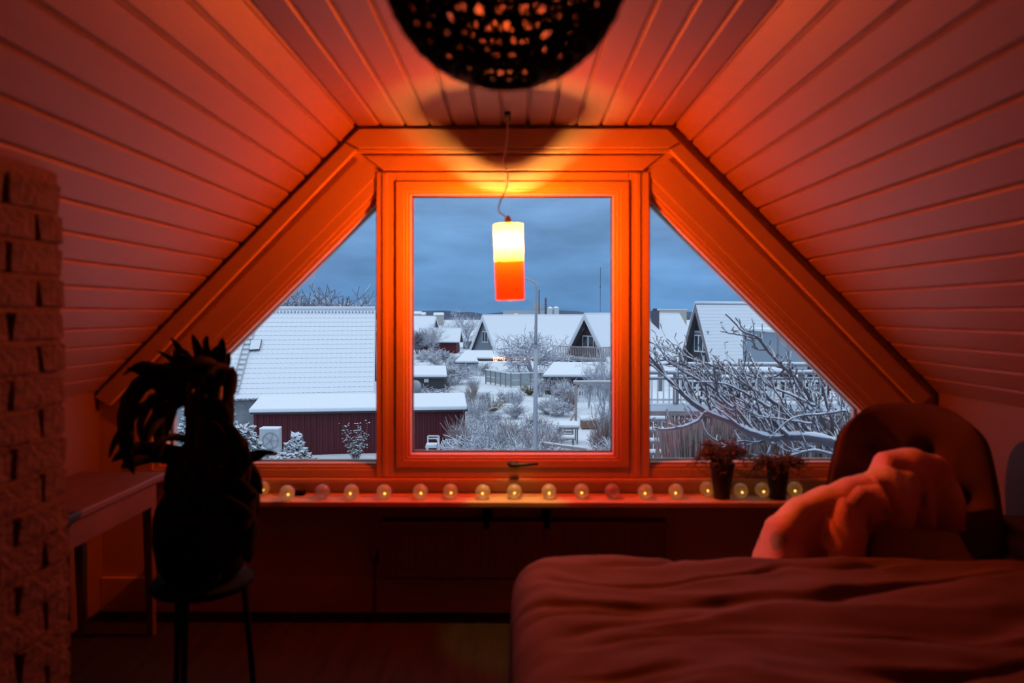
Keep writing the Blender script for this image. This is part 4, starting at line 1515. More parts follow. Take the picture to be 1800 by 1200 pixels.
# wood-panel fence of the patio
fa = [gp(854, 672), gp(898, 680), gp(1000, 676)]
fn = thing('panel_fence', 'pale grey-green panelled patio fence with snow along its top', 'fence', fa[1])
for A, B, n in ((fa[0], fa[1], 5), (fa[1], fa[2], 6)):
    for k in range(n):
        p, q_ = A.lerp(B, k / n), A.lerp(B, (k + 1) / n)
        for z0, z1 in ((.06, .48), (.52, .96)):
            MB().prism([p + Vector((0, 0, z0)), q_ + Vector((0, 0, z0)), q_ + Vector((0, 0, z1)), p + Vector((0, 0, z1))], (0, .05, 0)).build('panel', 'fence_panel', parent=fn)
        MB().bar(p + Vector((0, -.02, -.1)), p + Vector((0, -.02, 1.04)), .09, .09).build('post', 'grey_wood', parent=fn)
    MB().bar(A + Vector((0, 0, 1.03)), B + Vector((0, 0, 1.03)), .12, .09).build('snow_cap', 'snow', parent=fn)

# street lamp
LP = 22.0
b0, b1 = at(941, 800, LP), at(943, 512, LP)
lpst = thing('street_lamp', 'tall grey street lamp post with curved arm', 'street lamp', (b0.x, LP, ZG))
zj = at(942, 607, LP).z
mk(lambda m: m.tube([(b0.x, LP, ZG - .1), (b0.x + .005, LP, zj)], [.068, .062], 14)).build('lower_pole', 'galvanised', parent=lpst, smooth=True)
mk(lambda m: m.tube([(b0.x + .005, LP, zj - .02), (b1.x, LP, b1.z), at(943, 503, LP), at(939, 496, LP), at(921, 487, LP), at(905, 481, LP)], [.046, .042, .04, .036, .03, .03], 12)).build('upper_pole', 'galvanised', parent=lpst, smooth=True)
mk(lambda m: m.lathe([(.072, zj - .06), (.072, zj + .03)], 14, Matrix.Translation((b0.x, LP, 0)))).build('collar', 'galvanised', parent=lpst, smooth=True)
hd0, hd1 = at(906, 481, LP), at(878, 474, LP)
mk(lambda m: m.tube([hd0, hd0.lerp(hd1, .3), hd0.lerp(hd1, .8), hd1], [.04, .09, .09, .04], 10)).build('lamp_head', 'galvanised', parent=lpst, smooth=True)

# ---- industrial skyline
f0, f1 = at(884, 552, 420), at(972, 552, 420)
fc = thing('factory', 'long low pale factory building on the horizon', 'factory', ((f0.x + f1.x) / 2, 420, ZG))
mk(lambda m: m.box(f0.x, f1.x, 420, 440, ZG, at(900, 545.5, 420).z)).build('hall', 'far_grey', parent=fc)
mk(lambda m: m.box(at(938, 550, 420).x, at(952, 550, 420).x, 422, 440, ZG, at(900, 531.5, 420).z)).build('tower', 'far_beige', parent=fc)
mk(lambda m: m.box(at(904, 550, 419).x, at(910, 550, 419).x, 419.6, 419.9, at(900, 553, 419).z, at(900, 550.5, 419).z)).build('window', 'far_lit_window', parent=fc)
for px0, px1, pyt, mt, nm, lb in ((946.5, 948.5, 509, 'far_dark', 'chimney_stack', 'thin dark chimney stack beside the street lamp'), (957.5, 961, 523, 'chimney_red', 'chimney_stack', 'banded red chimney stack next to the silos')):
    p, q_ = at(px0, 550, 410), at(px1, 550, 410)
    c = (p + q_) / 2
    r = (q_.x - p.x) / 2
    zt_ = at(px0, pyt, 410).z
    t = thing(nm, lb, 'chimney', (c.x, 410, ZG))
    mk(lambda m: m.tube([(c.x, 410, ZG), (c.x, 410, zt_)], [r * 1.1, r * .9], 12)).build('shaft', mt, parent=t, smooth=True)
    for k in range(4):
        z = zt_ - 1.2 - 2.2 * k
        mk(lambda m: m.tube([(c.x, 410, z - .5), (c.x, 410, z)], r * 1.12, 12)).build('band', 'far_dark', parent=t, smooth=True)
for px, r_, pyt, lb in ((967, 5, 541.5, 'left pale grain silo of the pair on the horizon'), (977.5, 5, 541, 'right pale grain silo of the pair on the horizon')):
    c = at(px, 550, 405)
    rw = r_ * 405 / F
    zt_ = at(px, pyt, 405).z
    t = thing('silo', lb, 'silo', (c.x, 405, ZG), group='grain silos')
    mk(lambda m: m.lathe([(rw, ZG), (rw, zt_)], 20, Matrix.Translation((c.x, 405, 0)))).build('tank', 'pale_wall', parent=t, smooth=True)
    mk(lambda m: m.lathe([(rw * 1.02, zt_), (rw * .2, zt_ + .9), (.01, zt_ + .9)], 20, Matrix.Translation((c.x, 405, 0)))).build('cone_roof', 'snow', parent=t, smooth=True)
c = at(1055, 550, 500)
t = thing('radio_mast', 'hair-thin radio mast rising from the horizon', 'mast', (c.x, 500, ZG))
mk(lambda m: m.tube([(c.x, 500, ZG), (c.x, 500, at(1055, 470, 500).z)], .16, 6)).build('mast', 'far_dark', parent=t)
mk(lambda m: m.box(c.x - .4, c.x + .4, 499.6, 500.4, at(1055, 505, 500).z, at(1055, 503, 500).z)).build('antenna', 'far_dark', parent=t)
c0_, c1_ = at(1160, 552, 300), at(1207, 552, 300)
t = thing('flat_block', 'long beige flat-roofed block far behind the chimney house', 'building', ((c0_.x + c1_.x) / 2, 300, ZG))
mk(lambda m: m.box(c0_.x, c1_.x, 300, 312, ZG, at(1160, 544, 300).z)).build('wall', 'far_beige', parent=t)
mk(lambda m: m.box(c0_.x - .3, c1_.x + .3, 299.8, 312, at(1160, 544, 300).z, at(1160, 543, 300).z)).build('roof', 'snow', parent=t)
for i, (px0, px1, py) in enumerate(((727, 739, 552.5), (740, 746, 554), (762, 778, 554.5))):
    p, q_ = at(px0, py, 330), at(px1, py, 330)
    t = thing('distant_house', ('wide white-roofed house far off at the left of the skyline', 'tiny white-roofed house right of the wide one on the skyline', 'pale gabled house far off beyond the bare tree')[i], 'house', ((p.x + q_.x) / 2, 330, ZG))
    mk(lambda m: m.box(p.x, q_.x, 330, 336, ZG, p.z + .3)).build('wall', 'far_beige', parent=t)
    MB().prism([(p.x - .2, 329.8, p.z + .3), (p.x - .2, 336, p.z + .3), (p.x - .2, 333, p.z + 1.4)], (q_.x - p.x + .4, 0, 0)).build('roof', 'snow', parent=t)


def hills():
    m = MB()
    n = 200
    vs = []
    for i in range(n + 1):
        x = -700 + 1400 * i / n
        hgt = at(900, 547.5, 620).z + 2.6 * noise.noise(Vector((x * .02, 0, 0))) + 1.2 * noise.noise(Vector((x * .09, 3, 0)))
        vs += [(x, 600, ZG - 1), (x, 620, hgt), (x, 700, ZG - 1)]
    for i in range(n):
        a = i * 3
        m.f += [(a, a + 3, a + 4, a + 1), (a + 1, a + 4, a + 5, a + 2)]
        m.m += [0, 0]
    m.v = [Vector(p) for p in vs]
    return m


prop(hills().build('hills', 'far_hill', smooth=True), kind='structure')


# ---- bare shrubs and trees
def grow(m, p, d, length, r, level, rnd, cfg):
    n = 4 if level == 0 else 3
    pts, rad = [p.copy()], [r]
    q = p.copy()
    dd = d.copy()
    for i in range(n):
        dd = (dd + Vector((rnd.uniform(-1, 1), rnd.uniform(-1, 1), rnd.uniform(-1, 1))) * cfg['jit'] + Vector((0, 0, cfg['up']))).normalized()
        q = q + dd * length / n
        pts.append(q.copy())
        rad.append(max(r * (1 - (i + 1) / n * .65), cfg['rmin']))
    m.tube(pts, rad, 4 if level == 0 else 3, caps=False)
    if level >= cfg['levels']: return
    k = cfg['kids'][level]
    for i in range(k):
        t = rnd.uniform(.25, 1.0) if level == 0 else rnd.uniform(.15, 1)
        s_ = t * n
        j = min(int(s_), n - 1)
        b = pts[j].lerp(pts[j + 1], s_ - j)
        ax = Vector((rnd.uniform(-1, 1), rnd.uniform(-1, 1), rnd.uniform(-.5, .9)))
        nd = (dd * .75 + ax.normalized() * cfg['spread']).normalized()
        grow(m, b, nd, length * rnd.uniform(.4, .68), max(r * .5, cfg['rmin']), level + 1, rnd, cfg)


def plant_mesh(seed, stems, h, lean, cfg, trunk=False):
    rnd = random.Random(seed)
    m = MB()
    for k in range(stems):
        a = rnd.uniform(0, 2 * PI)
        l = rnd.uniform(.15, 1) * lean
        d = Vector((math.cos(a) * l, math.sin(a) * l, 1)).normalized()
        grow(m, Vector((math.cos(a) * .08 * (not trunk), math.sin(a) * .08 * (not trunk), 0)), d, h * rnd.uniform(.55, .8), cfg['r'], 0, rnd, cfg)
    return m


SHRUB = dict(jit=.22, up=.05, rmin=.006, levels=2, kids=(7, 5), spread=.8, r=.014)
WHIP = dict(jit=.12, up=.10, rmin=.006, levels=1, kids=(6,), spread=.5, r=.012)
DENSE = dict(jit=.25, up=.0, rmin=.007, levels=2, kids=(9, 6), spread=1.1, r=.016)
TREE = dict(jit=.16, up=.05, rmin=.010, levels=3, kids=(9, 6, 4), spread=.85, r=.07)
WEEP = dict(jit=.2, up=-.10, rmin=.012, levels=3, kids=(9, 6, 4), spread=1.0, r=.08)
PROTO = {}


def to_mesh(m, name, matn):
    me = bpy.data.meshes.new(name)
    me.from_pydata(m.v, [], m.f)
    me.materials.append(MATS[matn])
    me.update()
    return me


for i in range(3):
    PROTO['shrub%d' % i] = to_mesh(plant_mesh(20 + i, 16, 1.0, .55, SHRUB), 'bare_shrub', 'twig_frost')
    PROTO['whip%d' % i] = to_mesh(plant_mesh(30 + i, 34, 1.1, .38, WHIP), 'bare_shrub', 'twig_brown')
    PROTO['dense%d' % i] = to_mesh(plant_mesh(40 + i, 18, .9, .95, DENSE), 'bare_shrub', 'twig_frost')
for i in range(2):
    PROTO['tree%d' % i] = to_mesh(plant_mesh(50 + i, 4, 4.0, .45, TREE, True), 'bare_tree', 'twig_frost')
    PROTO['fartree%d' % i] = to_mesh(plant_mesh(56 + i, 11, 4.0, .7, dict(TREE, rmin=.016, kids=(9, 6, 5)), True), 'bare_tree', 'twig_far')
PROTO['weep0'] = to_mesh(plant_mesh(60, 7, 3.2, .9, WEEP, True), 'weeping_tree', 'twig_frost')
PROTO['reed0'] = to_mesh(plant_mesh(70, 130, 1.1, .22, dict(WHIP, levels=0, kids=(), jit=.07, rmin=.005, r=.008)), 'reeds', 'twig_brown')
PROTO['grass0'] = to_mesh(plant_mesh(71, 160, .9, 1.1, dict(WHIP, levels=0, kids=(), jit=.15, up=-.12, rmin=.006, r=.010)), 'dry_grass', 'grass_dry')


def plant(name, proto, label, cat, px, py, hpx, d=None, wide=1.0, rz=0.0, group=None, base=1.0):
    """Stand a plant on the snow at depth d, hpx pixels tall in the photograph."""
    if d is None:
        d = gp(px, py).y
    p = at(px, py, d)
    o = bpy.data.objects.new(name, PROTO[proto])
    C.objects.link(o)
    zmax = max(v.co.z for v in PROTO[proto].vertices) if proto not in ZM else ZM[proto]
    ZM[proto] = zmax
    top = at(px, py - hpx, d).z
    k = (top - ZG) / zmax
    o.location = (p.x, d, ZG - .03)
    o.rotation_euler = (0, 0, rz)
    o.scale = (k * wide, k * wide, k)
    return prop(o, label, cat, group)


ZM = {}
# far trees
plant('bare_tree', 'fartree0', 'bare crown of a tall tree behind the left end of the tiled roof', 'tree', 527, 600, 118, 62, 1.35, .4, 'far bare trees')
plant('bare_tree', 'fartree1', 'low bare treetop showing above the tiled roof, nearer the mullion', 'tree', 612, 600, 90, 66, 1.3, 1.1, 'far bare trees')
plant('bare_tree', 'tree0', 'tall bare frosted tree left of the grey gabled house', 'tree', 820, 612, 72, 112, 1.25, .3, 'garden trees')
plant('bare_tree', 'tree1', 'bare frosted tree before the small red house', 'tree', 760, 615, 50, 98, 1.2, 2.0, 'garden trees')
plant('bare_tree', 'fartree0', 'small bare tree before the distant white roof at the pane edge', 'tree', 733, 612, 40, 100, 1.1, 3.0, 'garden trees')
plant('weeping_tree', 'weep0', 'big rounded frosted tree covering the grey house roof beside the lamp post', 'tree', 935, 650, 82, 68, 1.15, .5)
plant('bare_tree', 'tree0', 'bare young tree before the brown shed right of the pergola', 'tree', 1062, 735, 130, 40, .75, 1.3, 'garden trees')
plant('bare_tree', 'tree1', 'bare frosted tree standing inside the wooden pergola frame', 'tree', 1035, 742, 110, 43, .7, .2, 'garden trees')

SH = [
    ('dense0', 'frosted bush left of the white shed', 770, 650, 46, 78, 1.3), ('dense1', 'frosted bush in front of the small red house', 742, 640, 24, 84, 1.3), ('dense2', 'broad frosted bush beside the dark shed roof', 802, 672, 44, 58, 1.3),
    ('dense0', 'tangled frosted bush at the end of the dark shed', 782, 680, 30, 54, 1.1), ('shrub1', 'thin bush under the annexe eave beside the white shed', 848, 655, 26, 66, 1.2), ('dense1', 'snowy mound of bush behind the panel fence', 893, 668, 26, 60, 1.5),
    ('dense2', 'small bush behind the fence near the lamp post', 925, 668, 22, 61, 1.3), ('dense0', 'hedge bush above the red shed roof, first from the dish', 748, 702, 27, 46, 1.3), ('dense1', 'hedge bush above the red shed roof, second from the dish', 782, 703, 26, 46, 1.3),
    ('dense2', 'hedge bush above the red shed corner', 818, 705, 26, 46, 1.3), ('dense0', 'hedge bush right of the red shed corner', 850, 706, 24, 46, 1.3), ('dense1', 'low frosted bush in front of the panel fence corner', 890, 705, 24, 46, 1.4),
    ('dense2', 'frosted bush right of the dry grass clump', 905, 735, 34, 39, 1.2), ('dense1', 'pale frosted mound below the brown shed', 985, 738, 42, 40, 1.4), ('dense0', 'rounded frosted bush just right of the lamp post', 962, 735, 40, 41, 1.2),
    ('dense2', 'frosted bush at the brown shed wall', 1000, 712, 30, 47, 1.2), ('shrub0', 'tall frosted twiggy bush against the red shed end', 838, 815, 75, 27, .9), ('whip0', 'spiky reddish bush leaning on the red shed wall', 806, 812, 92, 27.5, .8),
    ('shrub2', 'frosted twiggy bush at the bottom left of the garden', 868, 818, 78, 26.5, .9), ('whip1', 'upright whippy bush at the bottom of the garden', 893, 820, 88, 26.5, .7), ('shrub1', 'frosted twiggy bush left of the lamp post foot', 920, 820, 72, 26, .9),
    ('shrub0', 'frosted twiggy bush right of the lamp post foot', 960, 822, 62, 26, .8), ('whip2', 'tall whippy bush at the lower right corner of the centre pane', 1063, 820, 110, 27, .7), ('whip0', 'brown whippy bush behind the small crate', 1046, 815, 70, 29, .8),
    ('shrub2', 'thin frosted bush beside the right jamb of the centre pane', 1078, 800, 110, 31, .8), ('shrub1', 'leggy bush beside the planter crate', 1070, 768, 60, 35, .9), ('dense2', 'frosted bush left of the snowy bench', 955, 775, 40, 32, 1.2),
    ('dense0', 'low frosted bush in the snowy lawn below the fence', 870, 745, 28, 37, 1.3), ('dense1', 'low bush behind the tall red-shed bushes', 840, 760, 40, 34, 1.1), ('whip1', 'wispy bush at the foot of the A-frame balcony', 1068, 690, 55, 56, 1.0),
    ('shrub2', 'branching bush on the balcony side of the brown shed', 1040, 690, 50, 58, 1.2), ('shrub0', 'frosted bush between brown shed and lamp post', 950, 695, 38, 49, 1.1),
]
for i, (pr, lb, px, py, hh, d, wd) in enumerate(SH):
    plant('frosted_bush', pr, lb, 'bush', px, py, hh, d, wd, i * 1.37, 'bushes in the snowy gardens')
rnd = random.Random(515)
clumps = []
for i in range(90):
    py = rnd.uniform(688, 835) if i % 3 else rnd.uniform(790, 840)
    px = rnd.uniform(830, 1082)
    if 965 < px < 1062 and py > 722: continue
    if 842 < px < 950 and py < 712: continue
    if 855 < px < 940 and 718 < py < 770: continue
    d = gp(px, py).y
    clumps.append((px, py, d, ('dense0', 'shrub1', 'dense1', 'shrub2', 'whip0', 'dense2', 'whip1')[i % 7], rnd.uniform(.9, 1.6), rnd.uniform(.8, 1.2)))
for i in range(14):
    px, py = rnd.uniform(726, 850), rnd.uniform(628, 668)
    d = gp(px, py).y
    clumps.append((px, py, d, ('dense0', 'shrub1', 'dense1', 'dense2')[i % 4], rnd.uniform(.8, 1.3), rnd.uniform(1, 1.5)))
ROWS = (('in the nearest row', 790, 900), ('in the second row', 752, 790), ('in the third row', 716, 752), ('in the far row', 680, 716), ('behind the dark shed', 600, 680))
ORD = ('first', 'second', 'third', 'fourth', 'fifth', 'sixth', 'seventh', 'eighth', 'ninth', 'tenth', 'eleventh', 'twelfth', 'thirteenth', 'fourteenth', 'fifteenth', 'sixteenth', 'seventeenth', 'eighteenth', 'nineteenth', 'twentieth', 'twenty-first', 'twenty-second', 'twenty-third', 'twenty-fourth', 'twenty-fifth', 'twenty-sixth', 'twenty-seventh', 'twenty-eighth', 'twenty-ninth', 'thirtieth')
for row, lo_, hi_ in ROWS:
    for left in (True, False):
        sel = sorted(c for c in clumps if lo_ <= c[1] < hi_ and (c[0] < 941) == left)
        for k, (px, py, d, pr, hh, wd) in enumerate(sel):
            plant('twig_clump', pr, 'frosted twig clump %s of lamp post, %s from left %s' % ('left' if left else 'right', ORD[k], row), 'twig clump',
                  px, py, hh * F / d, d, wd, k * 2.3, 'low twig clumps in the gardens')
plant('dry_grass_clump', 'grass0', 'clump of dry yellow-brown ornamental grass', 'grass clump', 862, 724, 30, 41, 1.1)
plant('dry_grass_clump', 'grass0', 'dry brown clump between fence and lamp post', 'grass clump', 931, 694, 22, 50, 1.0, 2)

# leafless rose bush with snow tufts against the red shed
rb = thing('rose_bush', 'sparse bush with snowy leaf tufts against the red shed', 'bush', (at(625, 797, 27.8).x, 27.8, ZG))
m = MB()
tuft = MB()
rnd = random.Random(77)
bo = ORG[rb]
for k in range(26):
    a = rnd.gauss(0, .55)
    pts = [bo + Vector((a * .12, 0, -.05))]
    for j in range(1, 6):
        pts.append(bo + Vector((a * .12 + a * .13 * j + rnd.uniform(-.05, .05), rnd.uniform(-.1, .1), .27 * j * rnd.uniform(.8, 1.05))))
    n = rnd.randint(3, 6)
    m.tube(pts[:n], .012, 4)
    for q_ in pts[1:n]:
        for _ in range(3):
            tuft.ball(q_ + Vector((rnd.uniform(-.12, .12), rnd.uniform(-.08, .08), rnd.uniform(-.06, .1))), rnd.uniform(.016, .038), 5, 4, (1.2, 1, .7))
m.build('twigs', 'bark', parent=rb)
tuft.build('snowy_leaves', 'evergreen', parent=rb)['kind'] = 'stuff'


# snow-laden evergreens at the lower left
def evergreen(label, px, py, hpx, d, wpx, seed, n=190, conical=True, skew=0.0):
    rnd = random.Random(seed)
    p = at(px, py, d)
    s_ = F / d
    base = Vector((p.x, d, ZG))
    ht_ = at(px, py - hpx, d).z
    z0 = p.z
    t = thing('snowy_evergreen', label, 'shrub', base, 'snow-laden evergreens before the red shed')
    fo, sn = MB(), MB()
    w = wpx / s_ / 2
    mk(lambda m: m.tube([base - Vector((0, 0, .1)), (p.x + skew * w, d, (ht_ + z0) / 2), (p.x + skew * w, d, ht_ - .1)], [.06, .04, .015], 6)).build('trunk', 'bark', parent=t)
    for k in range(int(n * 2.6)):
        v = rnd.random() ** 1.3
        a = rnd.uniform(0, 2 * PI)
        rr_ = w * (((1 - v) ** 1.35 + .05) if conical else (1 - .5 * v * v)) * rnd.uniform(.3, 1.12)
        c = Vector((p.x + skew * w * v + math.cos(a) * rr_, d + math.sin(a) * rr_ * .7, z0 + (ht_ - z0) * v * rnd.uniform(.8, 1.05) - .10 * (rr_ / w)))
        ln = rnd.uniform(.045, .12)
        R_ = Euler((rnd.uniform(-.5, .5), rnd.uniform(-.7, .4), a + rnd.uniform(-.7, .7))).to_matrix()
        fo.ball(c - Vector((0, 0, ln * .12)), ln, 5, 4, (1.25, .42, .26), R_)
        for _ in range(3):                      # little side sprays
            off = R_ @ Vector((rnd.uniform(-1, 1) * ln, rnd.uniform(-.8, .8) * ln, 0))
            R2 = Euler((rnd.uniform(-.9, .9), rnd.uniform(-.9, .9), rnd.uniform(0, 6))).to_matrix()
            fo.ball(c + off - Vector((0, 0, .02)), ln * .55, 4, 3, (1.5, .22, .22), R2)
        sn.ball(c + Vector((0, 0, ln * .12)), ln * .8, 5, 4, (1.1, .42, .26), R_)
        sn.ball(c + R_ @ Vector((ln * .7, rnd.uniform(-.4, .4) * ln, ln * .12)), ln * .45, 5, 3, (1.2, .5, .3), R_)
    fo.build('needles', 'evergreen', parent=t)['kind'] = 'stuff'
    sn.build('snow_load', 'snow', parent=t, smooth=True)['kind'] = 'stuff'


evergreen('broad snow-laden evergreen at the left pane edge', 412, 796, 50, 21, 92, 1, 220, False, .1)
evergreen('slim snow-laden evergreen branch high against the grey brick wall', 404, 790, 92, 22, 46, 2, 110, True)
evergreen('pointed little snow-laden evergreen in front of the shed', 512, 815, 52, 20, 100, 3, 170, True, .22)
evergreen('low spreading snow-laden evergreen at the left pane bottom', 492, 824, 22, 19.5, 90, 4, 110, False)
evergreen('snow-laden evergreen behind the houseplant', 330, 810, 95, 22, 80, 6, 170, True)

# ---- garden furniture in the centre pane
pg = thing('pergola_frame', 'pale wooden pergola frame with snow along its beam', 'pergola', gp(1040, 742))
dpg = gp(1040, 742).y
for px in (1012, 1072):
    c = at(px, 742, dpg)
    mk(lambda m: m.box(c.x - .06, c.x + .06, dpg - .06, dpg + .06, ZG - .1, at(px, 676, dpg).z)).build('post', 'pale_wood', parent=pg)
a0, a1 = at(1008, 674, dpg), at(1078, 673, dpg)
mk(lambda m: m.box(a0.x, a1.x, dpg - .07, dpg + .07, a0.z - .02, a0.z + .10)).build('beam', 'pale_wood', parent=pg)
mk(lambda m: m.box(a0.x, a1.x, dpg - .075, dpg + .075, a0.z + .101, a0.z + .16)).build('snow_cap', 'snow', parent=pg)
mk(lambda m: m.bar((at(1012, 715, dpg).x, dpg - .05, at(1012, 722, dpg).z), (at(998, 740, dpg).x, dpg - .7, ZG), .08, .08)).build('brace', 'pale_wood', parent=pg)


def crate(name, label, cat, px0, px1, pyt, pyb, depth, matn, planks=4):
    y = gp((px0 + px1) / 2, pyb).y
    a, b = at(px0, pyb, y), at(px1, pyb, y)
    zt_ = at(px0, pyt, y).z
    t = thing(name, label, cat, ((a.x + b.x) / 2, y, ZG))
    hh = (zt_ - ZG)
    for k in range(planks):
        z0, z1 = ZG + hh * k / planks, ZG + hh * (k + .93) / planks
        mk(lambda m: m.box(a.x, b.x, y, y + .04, z0, z1)).build('plank', matn, parent=t)
    mk(lambda m: m.box(a.x + .02, b.x - .02, y + .041, y + depth, ZG - .05, zt_ - .04)).build('body', matn, parent=t)
    mk(lambda m: m.box(a.x - .03, b.x + .03, y - .04, y + depth + .03, zt_ - .02, zt_ + .10)).build('snow_cap', 'snow', parent=t, bevel=.04)
    return t


crate('planter_box', 'large wooden planter box with snow on top inside the garden', 'planter', 1022, 1057, 738, 752, 1.0, 'crate_wood', 3)
crate('wooden_crate', 'small wooden crate with snowy lid right of the bench', 'crate', 1043, 1057, 769, 783, .4, 'crate_wood', 3)
crate('storage_box', 'small snow-capped box left of the bench', 'box', 979, 987, 752, 760, .5, 'dark_wall', 2)


def bench():
    y = gp(1000, 792).y
    a, b = at(979, 792, y), at(1010, 792, y)
    t = thing('garden_bench', 'garden bench with thick snow on seat and back', 'bench', ((a.x + b.x) / 2, y, ZG))
    for x in (a.x + .03, b.x - .07):
        for yy in (y, y + .45):
            mk(lambda m: m.box(x, x + .05, yy, yy + .05, ZG - .05, ZG + (.44 if yy == y else .85))).build('leg', 'grey_wood', parent=t)
    for k in range(3):
        mk(lambda m: m.box(a.x, b.x, y + .02 + k * .15, y + .14 + k * .15, ZG + .44, ZG + .47)).build('seat_slat', 'grey_wood', parent=t)
        mk(lambda m: m.box(a.x, b.x, y + .49, y + .52, ZG + .52 + k * .12, ZG + .61 + k * .12)).build('back_slat', 'grey_wood', parent=t)
    mk(lambda m: m.box(a.x, b.x, y - .01, y + .46, ZG + .471, ZG + .58)).build('seat_snow', 'snow', parent=t, bevel=.04)
    mk(lambda m: m.box(a.x, b.x, y + .46, y + .56, ZG + .86, ZG + .97)).build('back_snow', 'snow', parent=t, bevel=.03)
    y2 = y + 1.6
    a, b = at(984, 780, y2), at(1018, 780, y2)
    t = thing('garden_table', 'snow-covered low garden table behind the bench', 'table', ((a.x + b.x) / 2, y2, ZG))
    mk(lambda m: m.box(a.x, b.x, y2, y2 + 1.2, ZG + .62, ZG + .67)).build('table_top', 'grey_wood', parent=t)
    mk(lambda m: m.box(a.x - .02, b.x + .02, y2 - .02, y2 + 1.22, ZG + .671, ZG + .80)).build('snow_cap', 'snow', parent=t, bevel=.05)
    for x in (a.x + .05, b.x - .1):
        for yy in (y2 + .05, y2 + 1.1):
            mk(lambda m: m.box(x, x + .06, yy, yy + .06, ZG - .05, ZG + .62)).build('leg', 'grey_wood', parent=t)


bench()
yb_ = 25.0
a0, a1 = at(957, 780, yb_), at(1031, 790, yb_)
rl = thing('wooden_railing', 'short pale wooden railing at the bottom of the centre pane', 'railing', ((a0.x + a1.x) / 2, yb_, ZG))
MB().bar(a0, a1, .14, .08).build('top_rail', 'pale_wood', parent=rl)
MB().bar(a0 + Vector((0, 0, .055)), a1 + Vector((0, 0, .055)), .12, .035).build('snow_cap', 'snow', parent=rl)
for t_ in (.03, .97):
    c = a0.lerp(a1, t_)
    mk(lambda m: m.box(c.x - .05, c.x + .05, c.y - .05, c.y + .05, ZG - .1, c.z - .03)).build('post', 'pale_wood', parent=rl)
yf_ = 46.0
a0, a1 = at(1008, 724, yf_), at(1062, 724, yf_)
pk = thing('picket_fence', 'low white picket fence behind the pergola frame', 'fence', ((a0.x + a1.x) / 2, yf_, ZG))
npk = 13
for k in range(npk):
    x = a0.x + (a1.x - a0.x) * k / (npk - 1)
    MB().prism([(x - .045, yf_, ZG - .1), (x + .045, yf_, ZG - .1), (x + .045, yf_, ZG + .82), (x, yf_, ZG + .92), (x - .045, yf_, ZG + .82)], (0, .03, 0)).build('picket', 'white_wood', parent=pk)
for z in (.25, .7):
    mk(lambda m: m.box(a0.x, a1.x, yf_ + .031, yf_ + .07, ZG + z, ZG + z + .07)).build('rail', 'white_wood', parent=pk)

# ---- raised deck with railings in the right pane
YD1, YD2 = 20.0, 23.4
ztop1 = at(1300, 656, YD1).z
zfl = at(1300, 716, YD1).z
dx0, dx1 = at(1100, 700, YD1).x, at(1560, 700, YD1).x
dk = thing('raised_deck', 'raised wooden deck with snow on its floor in the right pane', 'deck', ((dx0 + dx1) / 2, YD1, ZG))
for k in range(12):
    y = YD1 + .02 + k * (YD2 - YD1 - .04) / 12
    mk(lambda m: m.box(dx0, dx1, y, y + .26, zfl - .05, zfl)).build('plank', 'grey_wood', parent=dk)
mk(lambda m: m.box(dx0, dx1, YD1 + .03, YD2 - .03, zfl + .001, zfl + .10)).build('floor_snow', 'snow', parent=dk, bevel=.03)
mk(lambda m: m.box(dx0, dx1, YD1 - .02, YD1 + .03, zfl - .22, zfl + .02)).build('fascia', 'pale_wood', parent=dk)
mk(lambda m: m.box(dx0, dx1, YD1 - .03, YD1 - .021, zfl - .10, zfl + .04)).build('fascia_snow', 'snow', parent=dk)
cl = MB()
n = 60
for k in range(n):
    x = dx0 + (dx1 - dx0) * k / n
    cl.box(x, x + (dx1 - dx0) / n * .8, YD1 + .3, YD1 + .34, ZG - .1, zfl - .06)
cl.build('under_cladding', 'grey_wood', parent=dk)['kind'] = 'stuff'


def railing(label, y, ztop, zbot, posts, x0, x1, pitch, second):
    t = thing('deck_railing', label, 'railing', ((x0 + x1) / 2, y, zbot), 'deck railings')
    for px in posts:
        c = at(px, 690, y)
        mk(lambda m: m.box(c.x - .07, c.x + .07, y - .05, y + .05, zbot, ztop - .03)).build('post', 'grey_wood', parent=t)
    mk(lambda m: m.box(x0, x1, y - .09, y + .09, ztop - .03, ztop + .02)).build('top_rail', 'grey_wood', parent=t)
    mk(lambda m: m.box(x0, x1, y - .085, y + .085, ztop + .021, ztop + .09)).build('rail_snow', 'snow', parent=t, bevel=.02)
    mk(lambda m: m.box(x0, x1, y - .02, y + .02, ztop - second, ztop - second + .05)).build('under_rail', 'grey_wood', parent=t)
    mk(lambda m: m.box(x0, x1, y - .03, y + .03, ztop - second + .051, ztop - second + .075)).build('under_rail_snow', 'snow', parent=t)
    mk(lambda m: m.box(x0, x1, y - .02, y + .02, zbot + .08, zbot + .13)).build('bottom_rail', 'white_wood', parent=t)
    n = int((x1 - x0) / pitch)
    for k in range(n):
        x = x0 + (k + .5) * (x1 - x0) / n
        mk(lambda m: m.box(x - .018, x + .018, y - .055, y - .025, zbot + .02, ztop - second)).build('baluster', 'white_wood', parent=t)


railing('near deck railing with white balusters and snow on its handrail', YD1 + .05, ztop1, zfl + .10, (1188, 1262, 1335, 1408, 1480), dx0, dx1, .155, .18)
z2 = at(1300, 641, YD2).z
railing('far deck railing with snowy handrail against the roofs', YD2 - .1, z2, zfl + .10, (1160, 1243, 1304, 1370, 1440), at(1190, 640, YD2).x, at(1560, 640, YD2).x, .17, .16)
